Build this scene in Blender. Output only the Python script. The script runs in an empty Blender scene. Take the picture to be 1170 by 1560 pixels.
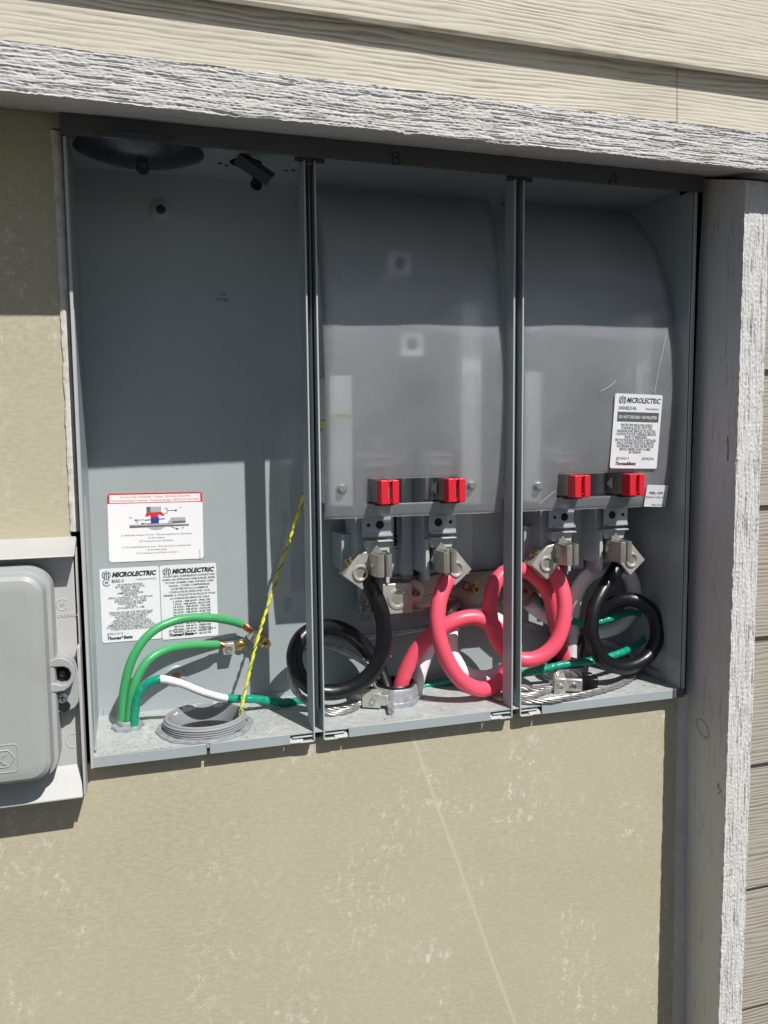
import bpy, bmesh, math, random
from mathutils import Vector, Matrix, noise
random.seed(7)
PI = math.pi
S = bpy.context.scene
COL = S.collection

# ------------------------------------------------------------------ camera, sky, sun, exposure
YAW, PITCH, ROLL = 0.29533287, 0.09465544, -0.00908313
CAM = Vector((0.06010314, -0.96843883, 0.36811768))
FPX = 1239.179
cy, sy = math.cos(YAW), math.sin(YAW)
FWD = Vector((sy*math.cos(PITCH), cy*math.cos(PITCH), -math.sin(PITCH)))
_r = Vector((cy, -sy, 0)); _u = _r.cross(FWD)
RGT = math.cos(ROLL)*_r + math.sin(ROLL)*_u
UP = -math.sin(ROLL)*_r + math.cos(ROLL)*_u
cd = bpy.data.cameras.new('camera'); cam = bpy.data.objects.new('camera', cd); COL.objects.link(cam)
cam.matrix_world = Matrix(((RGT.x, UP.x, -FWD.x, CAM.x), (RGT.y, UP.y, -FWD.y, CAM.y), (RGT.z, UP.z, -FWD.z, CAM.z), (0, 0, 0, 1)))
cd.sensor_fit = 'VERTICAL'; cd.sensor_height = 24; cd.lens = FPX/1560*24
cd.clip_start = .02; cd.clip_end = 500
S.camera = cam
S.render.resolution_x, S.render.resolution_y = 768, 1024

SUN = Vector((.395, -1.0, 1.35)).normalized()          # towards the sun
w = bpy.data.worlds.new('World'); S.world = w; w.use_nodes = True
nt = w.node_tree; bg = nt.nodes['Background']
sk = nt.nodes.new('ShaderNodeTexSky'); sk.sky_type = 'NISHITA'; sk.sun_disc = False
sk.sun_elevation = math.asin(SUN.z); sk.sun_rotation = math.atan2(SUN.x, SUN.y)
sk.air_density = 1.0; sk.dust_density = 1.2; sk.ozone_density = 1.0
nt.links.new(sk.outputs[0], bg.inputs[0]); bg.inputs[1].default_value = 0.05
sl = bpy.data.lights.new('sun', 'SUN'); sl.energy = 5.0; sl.angle = math.radians(.5); sl.color = (1, .965, .91)
so = bpy.data.objects.new('sun', sl); COL.objects.link(so)
so.rotation_euler = (-SUN).to_track_quat('-Z', 'Y').to_euler(); so.location = SUN*5
S.view_settings.view_transform = 'Standard'; S.view_settings.look = 'None'
S.view_settings.exposure = 0.0; S.view_settings.gamma = 1; S.view_settings.use_curve_mapping = False
S.render.engine = 'CYCLES'
S.cycles.max_bounces = 10; S.cycles.transparent_max_bounces = 16
S.cycles.sample_clamp_indirect = 4

def P(x, y, Y):
    """point of the plane y=Y seen at photograph pixel x,y (used to take measurements)"""
    d = FWD + RGT*((x-585)/FPX) + UP*((780-y)/FPX)
    return CAM + d*((Y-CAM.y)/d.y)

# ------------------------------------------------------------------ materials
def mat(name, col=(.5, .5, .5), rough=.5, metal=0., spec=.5, bump=None, vary=None, coat=0., scale=1.):
    """bump=(noise scale, distance); vary=(noise scale, second colour, low, high)"""
    m = bpy.data.materials.new(name); m.use_nodes = True; t = m.node_tree; b = t.nodes['Principled BSDF']
    b.inputs['Base Color'].default_value = (*col, 1); b.inputs['Roughness'].default_value = rough
    b.inputs['Metallic'].default_value = metal; b.inputs['Specular IOR Level'].default_value = spec
    if coat: b.inputs['Coat Weight'].default_value = coat; b.inputs['Coat Roughness'].default_value = .12
    tc = t.nodes.new('ShaderNodeTexCoord'); L = t.links.new
    if vary:
        n = t.nodes.new('ShaderNodeTexNoise'); n.inputs['Scale'].default_value = vary[0]; n.inputs['Detail'].default_value = 6; n.inputs['Roughness'].default_value = .65
        L(tc.outputs['Object'], n.inputs['Vector'])
        r = t.nodes.new('ShaderNodeMapRange'); r.inputs['From Min'].default_value = vary[2]; r.inputs['From Max'].default_value = vary[3]
        L(n.outputs['Fac'], r.inputs['Value'])
        x = t.nodes.new('ShaderNodeMix'); x.data_type = 'RGBA'; x.inputs[6].default_value = (*col, 1); x.inputs[7].default_value = (*vary[1], 1)
        L(r.outputs[0], x.inputs[0]); L(x.outputs[2], b.inputs['Base Color'])
    if bump:
        n = t.nodes.new('ShaderNodeTexNoise'); n.inputs['Scale'].default_value = bump[0]; n.inputs['Detail'].default_value = 4
        L(tc.outputs['Object'], n.inputs['Vector'])
        bu = t.nodes.new('ShaderNodeBump'); bu.inputs['Distance'].default_value = bump[1]; bu.inputs['Strength'].default_value = 1
        L(n.outputs['Fac'], bu.inputs['Height']); L(bu.outputs[0], b.inputs['Normal'])
    return m

def stretched(t, scale, vec, detail=8, rough=.6, dist=0.):
    tc = t.nodes.new('ShaderNodeTexCoord'); mp = t.nodes.new('ShaderNodeMapping'); mp.inputs['Scale'].default_value = vec
    n = t.nodes.new('ShaderNodeTexNoise'); n.inputs['Scale'].default_value = scale; n.inputs['Detail'].default_value = detail
    n.inputs['Roughness'].default_value = rough; n.inputs['Distortion'].default_value = dist
    t.links.new(tc.outputs['Object'], mp.inputs[0]); t.links.new(mp.outputs[0], n.inputs['Vector'])
    return n
def ramp(t, src, stops):
    r = t.nodes.new('ShaderNodeValToRGB'); e = r.color_ramp.elements
    while len(e) < len(stops): e.new(.5)
    for k, (p, c) in enumerate(stops):
        e[k].position = p; e[k].color = (*c, 1) if len(c) == 3 else c
    t.links.new(src, r.inputs[0]); return r
def mixc(t, fac, a, b, blend='MIX'):
    x = t.nodes.new('ShaderNodeMix'); x.data_type = 'RGBA'; x.blend_type = blend
    for s, v in ((0, fac), (6, a), (7, b)):
        if hasattr(v, 'links') or hasattr(v, 'is_linked'): t.links.new(v, x.inputs[s])
        else: x.inputs[s].default_value = v if s == 0 else (*v, 1)
    return x.outputs[2]
def mathn(t, op, a, b=0.):
    x = t.nodes.new('ShaderNodeMath'); x.operation = op
    for s, v in ((0, a), (1, b)):
        if hasattr(v, 'is_linked'): t.links.new(v, x.inputs[s])
        else: x.inputs[s].default_value = v
    return x.outputs[0]

def m_wall():
    m = mat('cream_panel_paint', rough=.62, spec=.35); t = m.node_tree; b = t.nodes['Principled BSDF']
    big = stretched(t, 3.5, (1, 1, 1.4), 6, .6)
    c = ramp(t, big.outputs['Fac'], [(.3, (.41, .375, .265)), (.5, (.445, .407, .29)), (.72, (.475, .435, .32))]).outputs[0]
    fine = stretched(t, 210, (.5, 1, 1.3), 6, .75, .3)
    c = mixc(t, ramp(t, fine.outputs['Fac'], [(.40, (0, 0, 0)), (.68, (1, 1, 1))]).outputs[0], c, (.52, .485, .36))
    # chalky scuffs
    sc = stretched(t, 75, (1.1, 1, .75), 8, .8, .25); area = stretched(t, 5.5, (1.2, 1, 1), 4, .6)
    k = mathn(t, 'MULTIPLY', ramp(t, sc.outputs['Fac'], [(.54, (0, 0, 0)), (.62, (1, 1, 1))]).outputs[0], ramp(t, area.outputs['Fac'], [(.46, (0, 0, 0)), (.60, (1, 1, 1))]).outputs[0])
    c = mixc(t, mathn(t, 'MULTIPLY', k, .95), c, (.68, .66, .58))
    # one long pale crease running down to the right
    tc = t.nodes.new('ShaderNodeTexCoord'); sp = t.nodes.new('ShaderNodeSeparateXYZ'); t.links.new(tc.outputs['Object'], sp.inputs[0])
    z = mathn(t, 'SUBTRACT', sp.outputs['Z'], 1.45); a = P(624, 1120, .015); e = P(782, 1560, .015)   # object origin lies 1.45 m below the cabinet floor
    ln = mathn(t, 'ADD', mathn(t, 'MULTIPLY', mathn(t, 'SUBTRACT', z, a.z), (e.x-a.x)/(e.z-a.z)), a.x)
    wob = stretched(t, 3, (1, 1, 1), 2, .5); ln = mathn(t, 'ADD', ln, mathn(t, 'MULTIPLY', wob.outputs['Fac'], .006))
    dd = mathn(t, 'ABSOLUTE', mathn(t, 'SUBTRACT', sp.outputs['X'], ln))
    kk = ramp(t, mathn(t, 'MULTIPLY', dd, 150.), [(.10, (.75, .75, .75)), (.16, (.35, .35, .35)), (.24, (1, 1, 1)), (.42, (0, 0, 0))]).outputs[0]
    kk = mathn(t, 'MULTIPLY', kk, mathn(t, 'LESS_THAN', z, a.z)); 
    c = mixc(t, mathn(t, 'MULTIPLY', kk, .7), c, (.60, .57, .46))
    t.links.new(c, b.inputs['Base Color'])
    h = stretched(t, 260, (.35, 1, 1), 6, .7)
    bu = t.nodes.new('ShaderNodeBump'); bu.inputs['Distance'].default_value = .0002
    t.links.new(h.outputs['Fac'], bu.inputs['Height']); t.links.new(bu.outputs[0], b.inputs['Normal'])
    return m
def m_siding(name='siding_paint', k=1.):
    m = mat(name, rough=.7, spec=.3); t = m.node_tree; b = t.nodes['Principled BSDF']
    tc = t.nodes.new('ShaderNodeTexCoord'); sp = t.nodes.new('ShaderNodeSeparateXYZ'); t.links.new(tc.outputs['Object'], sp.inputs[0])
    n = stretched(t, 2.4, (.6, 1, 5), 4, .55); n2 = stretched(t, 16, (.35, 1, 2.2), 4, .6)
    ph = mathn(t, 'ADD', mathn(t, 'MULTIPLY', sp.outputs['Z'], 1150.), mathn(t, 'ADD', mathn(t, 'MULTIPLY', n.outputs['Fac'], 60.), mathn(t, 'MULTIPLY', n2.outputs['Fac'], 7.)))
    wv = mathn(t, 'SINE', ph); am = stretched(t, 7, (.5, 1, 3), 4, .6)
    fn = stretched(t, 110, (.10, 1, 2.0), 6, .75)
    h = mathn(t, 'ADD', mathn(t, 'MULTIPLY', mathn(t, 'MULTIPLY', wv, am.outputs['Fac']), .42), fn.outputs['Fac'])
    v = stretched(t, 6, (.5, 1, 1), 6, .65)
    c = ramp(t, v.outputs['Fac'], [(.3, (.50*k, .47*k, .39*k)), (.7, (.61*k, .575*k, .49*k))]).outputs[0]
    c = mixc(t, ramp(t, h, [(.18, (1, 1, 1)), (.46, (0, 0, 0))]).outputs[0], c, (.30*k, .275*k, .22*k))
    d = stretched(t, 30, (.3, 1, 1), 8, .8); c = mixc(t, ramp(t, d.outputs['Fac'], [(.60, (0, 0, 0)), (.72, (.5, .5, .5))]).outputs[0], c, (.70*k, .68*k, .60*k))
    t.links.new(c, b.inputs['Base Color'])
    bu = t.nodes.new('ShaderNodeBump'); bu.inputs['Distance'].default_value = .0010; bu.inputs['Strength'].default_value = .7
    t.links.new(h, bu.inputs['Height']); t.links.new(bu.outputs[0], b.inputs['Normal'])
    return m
def m_wood(name, vec, base=(.74, .735, .72), dark=(.40, .39, .38)):
    m = mat(name, rough=.75, spec=.25); t = m.node_tree; b = t.nodes['Principled BSDF']
    f = stretched(t, 150, vec, 6, .7)
    big = stretched(t, 12, (1, 1, 1), 4, .6)
    c = ramp(t, f.outputs['Fac'], [(.30, dark), (.42, base), (.8, tuple(min(.86, q*1.06) for q in base))]).outputs[0]
    c = mixc(t, ramp(t, big.outputs['Fac'], [(.45, (0, 0, 0)), (.75, (.3, .3, .3))]).outputs[0], c, (.60, .55, .48))
    t.links.new(c, b.inputs['Base Color'])
    bu = t.nodes.new('ShaderNodeBump'); bu.inputs['Distance'].default_value = .0009
    t.links.new(f.outputs['Fac'], bu.inputs['Height']); t.links.new(bu.outputs[0], b.inputs['Normal'])
    return m
def m_steel(name, col, rough=.38, dust=0.):
    m = mat(name, rough=rough, spec=.5); t = m.node_tree; b = t.nodes['Principled BSDF']
    n = stretched(t, 6, (1, 1, 1), 5, .6)
    c = ramp(t, n.outputs['Fac'], [(.3, tuple(q*.93 for q in col)), (.7, tuple(min(1, q*1.05) for q in col))]).outputs[0]
    sc1 = stretched(t, 30, (9, 1, .35), 3, .5, 1.0); ms = stretched(t, 5, (1, 1, 1), 3, .5)
    kk = mathn(t, 'MULTIPLY', ramp(t, sc1.outputs['Fac'], [(.66, (0, 0, 0)), (.70, (1, 1, 1))]).outputs[0], ramp(t, ms.outputs['Fac'], [(.5, (0, 0, 0)), (.6, (1, 1, 1))]).outputs[0])
    c = mixc(t, mathn(t, 'MULTIPLY', kk, .18), c, tuple(min(1, q*1.55) for q in col))
    sm = stretched(t, 22, (1, 1, 1.6), 9, .75, .8); c = mixc(t, ramp(t, sm.outputs['Fac'], [(.55, (0, 0, 0)), (.75, (.13, .13, .13))]).outputs[0], c, tuple(q*.72 for q in col))
    sp = stretched(t, 260, (1, 1, 1), 2, .5)
    c = mixc(t, ramp(t, sp.outputs['Fac'], [(.70, (0, 0, 0)), (.76, (.5, .5, .5))]).outputs[0], c, tuple(min(1, q*1.5) for q in col))
    if dust:
        d = stretched(t, 90, (1, 1, 1), 10, .8); d2 = stretched(t, 14, (1, 1, 1), 4, .6)
        k = mathn(t, 'MULTIPLY', ramp(t, d.outputs['Fac'], [(.42, (0, 0, 0)), (.62, (1, 1, 1))]).outputs[0], ramp(t, d2.outputs['Fac'], [(.25, (0, 0, 0)), (.65, (1, 1, 1))]).outputs[0])
        c = mixc(t, mathn(t, 'MULTIPLY', k, dust), c, (.62, .60, .54))
        r = mathn(t, 'ADD', mathn(t, 'MULTIPLY', k, .4), rough); t.links.new(r, b.inputs['Roughness'])
    t.links.new(c, b.inputs['Base Color'])
    h = stretched(t, 420, (1, 1, 1), 2, .5)
    bu = t.nodes.new('ShaderNodeBump'); bu.inputs['Distance'].default_value = .00012; bu.inputs['Strength'].default_value = .7
    t.links.new(h.outputs['Fac'], bu.inputs['Height']); t.links.new(bu.outputs[0], b.inputs['Normal'])
    return m
def m_shield():
    m = bpy.data.materials.new('frosted_plastic'); m.use_nodes = True; t = m.node_tree; t.nodes.clear(); L = t.links.new
    out = t.nodes.new('ShaderNodeOutputMaterial')
    gl = t.nodes.new('ShaderNodeBsdfRefraction'); gl.inputs['Roughness'].default_value = .30; gl.inputs['IOR'].default_value = 1.35; gl.inputs['Color'].default_value = (.985, .99, 1, 1)
    tr = t.nodes.new('ShaderNodeBsdfTransparent'); tr.inputs[0].default_value = (.985, .99, 1, 1)
    df = t.nodes.new('ShaderNodeBsdfDiffuse'); df.inputs[0].default_value = (.84, .88, .92, 1)
    tl = t.nodes.new('ShaderNodeBsdfTranslucent'); tl.inputs[0].default_value = (.85, .87, .88, 1)
    go = t.nodes.new('ShaderNodeBsdfGlossy'); go.inputs['Roughness'].default_value = .28; go.inputs[0].default_value = (1, 1, 1, 1)
    fr = t.nodes.new('ShaderNodeFresnel'); fr.inputs[0].default_value = 1.4
    def mx(f, a, b):
        x = t.nodes.new('ShaderNodeMixShader')
        if hasattr(f, 'is_linked'): L(f, x.inputs[0])
        else: x.inputs[0].default_value = f
        L(a, x.inputs[1]); L(b, x.inputs[2]); return x.outputs[0]
    s = mx(.66, gl.outputs[0], tr.outputs[0])
    haze = mx(.45, df.outputs[0], tl.outputs[0])
    # cloudy wiping marks and hairline scratches
    n = stretched(t, 9, (1, 1, 1), 6, .65, .4)
    n2 = stretched(t, 60, (1, .3, .25), 5, .7, 1.5)
    k = mathn(t, 'ADD', mathn(t, 'MULTIPLY', n.outputs['Fac'], .24), mathn(t, 'MULTIPLY', n2.outputs['Fac'], .05))
    k = mathn(t, 'ADD', k, .075)
    vo = t.nodes.new('ShaderNodeTexVoronoi'); vo.feature = 'DISTANCE_TO_EDGE'; vo.inputs['Scale'].default_value = 23
    tc = t.nodes.new('ShaderNodeTexCoord'); nn = stretched(t, 5, (1, 1, 1), 2, .5, 0)
    ad = t.nodes.new('ShaderNodeMix'); ad.data_type = 'RGBA'; ad.blend_type = 'ADD'; ad.inputs[0].default_value = .5
    L(tc.outputs['Object'], ad.inputs[6]); L(nn.outputs['Color'], ad.inputs[7]); L(ad.outputs[2], vo.inputs['Vector'])
    scr = ramp(t, vo.outputs['Distance'], [(.0, (1, 1, 1)), (.010, (0, 0, 0))]).outputs[0]
    msk = ramp(t, stretched(t, 7, (1, 1, 1), 2, .5).outputs['Fac'], [(.46, (0, 0, 0)), (.62, (1, 1, 1))]).outputs[0]
    k = mathn(t, 'ADD', k, mathn(t, 'MULTIPLY', mathn(t, 'MULTIPLY', scr, msk), .26))
    s = mx(k, s, haze)
    s = mx(mathn(t, 'MULTIPLY', fr.outputs[0], .8), s, go.outputs[0])
    L(s, out.inputs[0]); return m
def m_ground():
    m = mat('asphalt_ground', rough=.9); t = m.node_tree; b = t.nodes['Principled BSDF']
    n = stretched(t, 25, (1, 1, 1), 8, .7)
    t.links.new(ramp(t, n.outputs['Fac'], [(.3, (.045, .045, .045)), (.7, (.085, .083, .08))]).outputs[0], b.inputs['Base Color']); return m

M = dict(
 wall=m_wall(), siding=m_siding(), siding_low=m_siding('siding_paint_darker', .68), header=m_wood('rough_sawn_header', (.10, 1, 1.6), (.56, .56, .55), (.28, .275, .265)), post=m_wood('rough_sawn_post', (1.6, 1, .10), (.63, .63, .625), (.34, .34, .335)),
 caulk=mat('caulk', (.62, .61, .58), .55, bump=(60, .001), vary=(20, (.50, .49, .46), .4, .7)),
 cut_edge=mat('panel_cut_edge', (.66, .64, .58), .8, bump=(150, .001), vary=(60, (.45, .40, .32), .5, .7)),
 sheath=mat('sheathing', (.10, .085, .065), .9, vary=(8, (.06, .05, .04), .4, .6)),
 ground=m_ground(),
 steel=m_steel('grey_enamel', (.355, .40, .415)), floor=m_steel('grey_enamel_dusty', (.36, .40, .41), .5, .85),
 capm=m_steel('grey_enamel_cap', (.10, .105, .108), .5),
 rim=mat('grey_enamel_edge', (.46, .49, .495), .35),
 bracket=m_steel('pale_blue_grey_enamel', (.36, .40, .43), .35),
 ratio=mat('galvanised', (.50, .53, .55), .42, .5, bump=(70, .0004), vary=(90, (.34, .36, .38), .4, .65)),
 alu=mat('tin_plated_aluminium', (.62, .61, .575), .36, .5, bump=(160, .00025), vary=(40, (.42, .41, .37), .35, .7)),
 alu_dull=mat('dull_spring_metal', (.46, .45, .40), .34, .6, bump=(120, .0002), vary=(30, (.34, .33, .28), .4, .65)),
 wire=mat('bare_aluminium_wire', (.50, .495, .49), .38, .75, vary=(120, (.30, .30, .30), .45, .65)),
 dark_metal=mat('knockout_metal', (.07, .08, .09), .22, .8, bump=(90, .0003)),
 black=mat('black_void', (.006, .006, .007), .8), 
 slot=mat('dark_recess', (.02, .02, .022), .7),
 cable_black=mat('black_jacket', (.007, .008, .0095), .33, bump=(45, .0008), vary=(55, (.028, .028, .028), .58, .85), spec=.5),
 cable_red=mat('red_jacket', (.90, .10, .165), .38, bump=(40, .0006), vary=(40, (.80, .10, .15), .5, .8)),
 cable_white=mat('white_jacket', (.80, .79, .82), .38, bump=(40, .0006), vary=(45, (.60, .59, .60), .55, .75)),
 cable_green=mat('green_jacket', (.055, .36, .13), .38, bump=(50, .0005), vary=(35, (.09, .40, .17), .5, .75)),
 tape=mat('green_tape', (.0, .27, .17), .30, bump=(70, .0014), vary=(50, (.02, .33, .22), .4, .7)),
 copper=mat('copper_strands', (.72, .32, .19), .32, .95, vary=(150, (.35, .13, .07), .45, .65)),
 brass=mat('brass_screw', (.72, .52, .20), .28, .95, bump=(90, .0002)),
 zinc=mat('zinc_screw', (.60, .64, .66), .28, .9), green_zinc=mat('green_screw_recess', (.18, .36, .22), .4, .4),
 red_plastic=mat('red_plastic', (.72, .015, .035), .35, bump=(350, .0001)),
 label=mat('white_vinyl', (.78, .80, .83), .35, vary=(14, (.72, .74, .78), .45, .7)),
 label_bright=mat('white_card', (.86, .86, .88), .4),
 ink=mat('black_ink', (.02, .02, .022), .5), ink_soft=mat('grey_ink', (.14, .14, .15), .5), ink_red=mat('red_ink', (.68, .03, .04), .45), ink_blue=mat('blue_ink', (.05, .05, .30), .45),
 ink_mid=mat('mid_grey_ink', (.42, .44, .46), .45), ink_dark=mat('dark_grey_ink', (.10, .11, .12), .45), marker=mat('black_marker', (.008, .008, .01), .4),
 paper=mat('white_ink', (.85, .85, .86), .5),
 pvc=mat('grey_pvc', (.30, .31, .325), .42, bump=(30, .0006), vary=(60, (.30, .31, .32), .55, .75)),
 glob=mat('dried_plaster', (.82, .80, .76), .7, bump=(120, .001)),
 debris=mat('debris', (.55, .50, .40), .9, vary=(200, (.25, .20, .15), .45, .6)),
 box=mat('grey_box_plastic', (.375, .39, .39), .42, bump=(500, .00015), vary=(16, (.33, .335, .325), .52, .80)),
 box_lip=mat('pale_grey_box_plastic', (.47, .475, .47), .5, bump=(400, .0001), vary=(24, (.39, .385, .365), .55, .8)),
 yellow=mat('yellow_rope', (.78, .70, .04), .5, bump=(300, .0005)), rope_green=mat('green_rope_tracer', (.05, .25, .07), .5),
 clear=None, rail=mat('white_zinc_rail', (.84, .85, .83), .4), shield=m_shield())
def m_clear():
    m = bpy.data.materials.new('clear_plastic'); m.use_nodes = True; t = m.node_tree; t.nodes.clear()
    o = t.nodes.new('ShaderNodeOutputMaterial'); a = t.nodes.new('ShaderNodeBsdfTransparent'); a.inputs[0].default_value = (.93, .92, .91, 1)
    g = t.nodes.new('ShaderNodeBsdfGlossy'); g.inputs['Roughness'].default_value = .08; f = t.nodes.new('ShaderNodeFresnel'); f.inputs[0].default_value = 1.55
    x = t.nodes.new('ShaderNodeMixShader'); t.links.new(f.outputs[0], x.inputs[0]); t.links.new(a.outputs[0], x.inputs[1]); t.links.new(g.outputs[0], x.inputs[2]); t.links.new(x.outputs[0], o.inputs[0]); return m
M['clear'] = m_clear()

# ------------------------------------------------------------------ mesh helpers
ORG = {}                                   # object -> world origin
def thing(name, label, cat, loc, group=None):
    o = bpy.data.objects.new(name, None); COL.objects.link(o); o.location = loc; o.empty_display_size = .02
    o['label'] = label; o['category'] = cat
    if group: o['group'] = group
    ORG[o] = Vector(loc); return o
def obj(name, bm, m, parent=None, label=None, bevel=0, smooth=True, kind=None, seg=2, ang=35):
    bmesh.ops.remove_doubles(bm, verts=bm.verts, dist=1e-7)
    bmesh.ops.recalc_face_normals(bm, faces=bm.faces)
    org = ORG[parent] if parent else Vector((0, 0, 0))
    bmesh.ops.translate(bm, verts=bm.verts, vec=-org)
    me = bpy.data.meshes.new(name); bm.to_mesh(me); bm.free()
    for p in me.polygons: p.use_smooth = smooth
    if smooth: me.set_sharp_from_angle(angle=math.radians(ang))
    o = bpy.data.objects.new(name, me); COL.objects.link(o)
    me.materials.append(M[m] if isinstance(m, str) else m)
    if parent: o.parent = parent
    ORG[o] = org
    if label: o['label'] = label
    if kind: o['kind'] = kind
    if bevel:
        b = o.modifiers.new('bevel', 'BEVEL'); b.width = bevel; b.segments = seg; b.limit_method = 'ANGLE'; b.angle_limit = math.radians(40)
    return o
def tag(o, label, cat, group=None):
    o['label'] = label; o['category'] = cat
    if group: o['group'] = group
    return o
def B(): return bmesh.new()
def hexa(bm, c):                            # 8 corners: 0-3 bottom ring, 4-7 top ring
    v = [bm.verts.new(p) for p in c]
    for f in ((0, 3, 2, 1), (4, 5, 6, 7), (0, 1, 5, 4), (1, 2, 6, 5), (2, 3, 7, 6), (3, 0, 4, 7)): bm.faces.new([v[i] for i in f])
    return v
def box(bm, x0, x1, y0, y1, z0, z1, mtx=None):
    c = [Vector(p) for p in ((x0, y0, z0), (x1, y0, z0), (x1, y1, z0), (x0, y1, z0), (x0, y0, z1), (x1, y0, z1), (x1, y1, z1), (x0, y1, z1))]
    if mtx: c = [mtx @ p for p in c]
    return hexa(bm, c)
def prism(bm, poly, y0, y1, mtx=None):      # polygon in x,z extruded from y0 to y1
    T = (lambda p: mtx @ Vector(p)) if mtx else Vector
    a = [bm.verts.new(T((x, y0, z))) for x, z in poly]; b = [bm.verts.new(T((x, y1, z))) for x, z in poly]
    n = len(poly); bm.faces.new(a); bm.faces.new(b[::-1])
    for i in range(n): bm.faces.new((a[i], b[i], b[(i+1) % n], a[(i+1) % n]))
def rrect(x0, x1, z0, z1, r, n=6):
    pts = []
    for cx, cz, a0 in ((x1-r, z1-r, 0), (x0+r, z1-r, 90), (x0+r, z0+r, 180), (x1-r, z0+r, 270)):
        for k in range(n+1):
            a = math.radians(a0+90*k/n); pts.append((cx+r*math.cos(a), cz+r*math.sin(a)))
    return pts
def basis(ax):
    ax = Vector(ax).normalized(); h = Vector((0, 0, 1)) if abs(ax.z) < .9 else Vector((1, 0, 0))
    u = ax.cross(h).normalized(); return u, ax.cross(u).normalized(), ax
def lathe(bm, c, ax, prof, n=32, rfun=None, cap=True):   # prof: (radius, height along ax)
    u, v, a = basis(ax); c = Vector(c); rings = []
    for r, h in prof:
        ring = []
        for k in range(n):
            th = 2*PI*k/n; rr = r*(rfun(th) if rfun else 1)
            ring.append(bm.verts.new(c+a*h+u*rr*math.cos(th)+v*rr*math.sin(th)))
        rings.append(ring)
    for i in range(len(rings)-1):
        for k in range(n): bm.faces.new((rings[i][k], rings[i][(k+1) % n], rings[i+1][(k+1) % n], rings[i+1][k]))
    if cap: bm.faces.new(rings[0]); bm.faces.new(rings[-1])
    return rings
def spline(pts, per=10):
    pts = [Vector(p) for p in pts]; q = [pts[0]*2-pts[1]]+pts+[pts[-1]*2-pts[-2]]; out = []
    for i in range(1, len(q)-2):
        for k in range(per):
            t = k/per; a, b, c, d = q[i-1], q[i], q[i+1], q[i+2]
            out.append(.5*((2*b)+(c-a)*t+(2*a-5*b+4*c-d)*t*t+(3*b-a-3*c+d)*t**3))
    out.append(pts[-1]); return out
def smooth_path(path, it=4):
    for _ in range(it): path = [path[0]]+[(path[i-1]+path[i]*2+path[i+1])/4 for i in range(1, len(path)-1)]+[path[-1]]
    return path
def frames(path):
    t = [(path[min(i+1, len(path)-1)]-path[max(i-1, 0)]).normalized() for i in range(len(path))]
    u = basis(t[0])[0]; out = []
    for i in range(len(path)):
        u = (u-t[i]*u.dot(t[i])).normalized(); out.append((u, t[i].cross(u)))
    return out
def tube(bm, path, r, n=14, cap=True, wob=0., seed=0.):
    fr = frames(path); rings = []
    for i, p in enumerate(path):
        rr = r(i/(len(path)-1)) if callable(r) else r
        ring = []
        for k in range(n):
            a = 2*PI*k/n; q = rr
            if wob: q *= 1+wob*noise.noise(Vector((i*.5+seed, math.cos(a)*1.3, math.sin(a)*1.3)))
            ring.append(bm.verts.new(p+fr[i][0]*q*math.cos(a)+fr[i][1]*q*math.sin(a)))
        rings.append(ring)
    for i in range(len(rings)-1):
        for k in range(n): bm.faces.new((rings[i][k], rings[i][(k+1) % n], rings[i+1][(k+1) % n], rings[i+1][k]))
    if cap: bm.faces.new(rings[0][::-1]); bm.faces.new(rings[-1])
def strands(bm, path, R, rs, cnt, pitch, n=6, core=True):
    fr = frames(path); L = [0]
    for i in range(1, len(path)): L.append(L[-1]+(path[i]-path[i-1]).length)
    for s in range(cnt):
        q = []
        for i, p in enumerate(path):
            a = 2*PI*(s/cnt+L[i]/pitch); q.append(p+fr[i][0]*R*math.cos(a)+fr[i][1]*R*math.sin(a))
        tube(bm, q, rs, n)
    if core: tube(bm, path, rs, n)
def PZ(x, y, z):
    d = FWD + RGT*((x-585)/FPX) + UP*((780-y)/FPX); return CAM + d*((z-CAM.z)/d.z)
def px(pts, zmin=None):
    out = []
    for p in pts:
        q = P(*p)
        if zmin is not None and q.z < zmin: q = PZ(p[0], p[1], zmin)
        out.append(q)
    return out
def sweep_x(bm, prof, xs, disp):            # prof(x) -> list of (y,z,amp,ny,nz); closed section swept along x
    rings = []
    for x in xs:
        ring = []
        for j, (y, z, amp, ny, nz) in enumerate(prof(x)):
            d = disp(x, j, y, z)*amp if amp else 0
            ring.append(bm.verts.new((x, y+ny*d, z+nz*d)))
        rings.append(ring)
    m = len(rings[0])
    for i in range(len(rings)-1):
        for j in range(m): bm.faces.new((rings[i][j], rings[i][(j+1) % m], rings[i+1][(j+1) % m], rings[i+1][j]))
    bm.faces.new(rings[0]); bm.faces.new(rings[-1][::-1])
def lin(a, b, n): return [a+(b-a)*i/n for i in range(n+1)]

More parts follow.
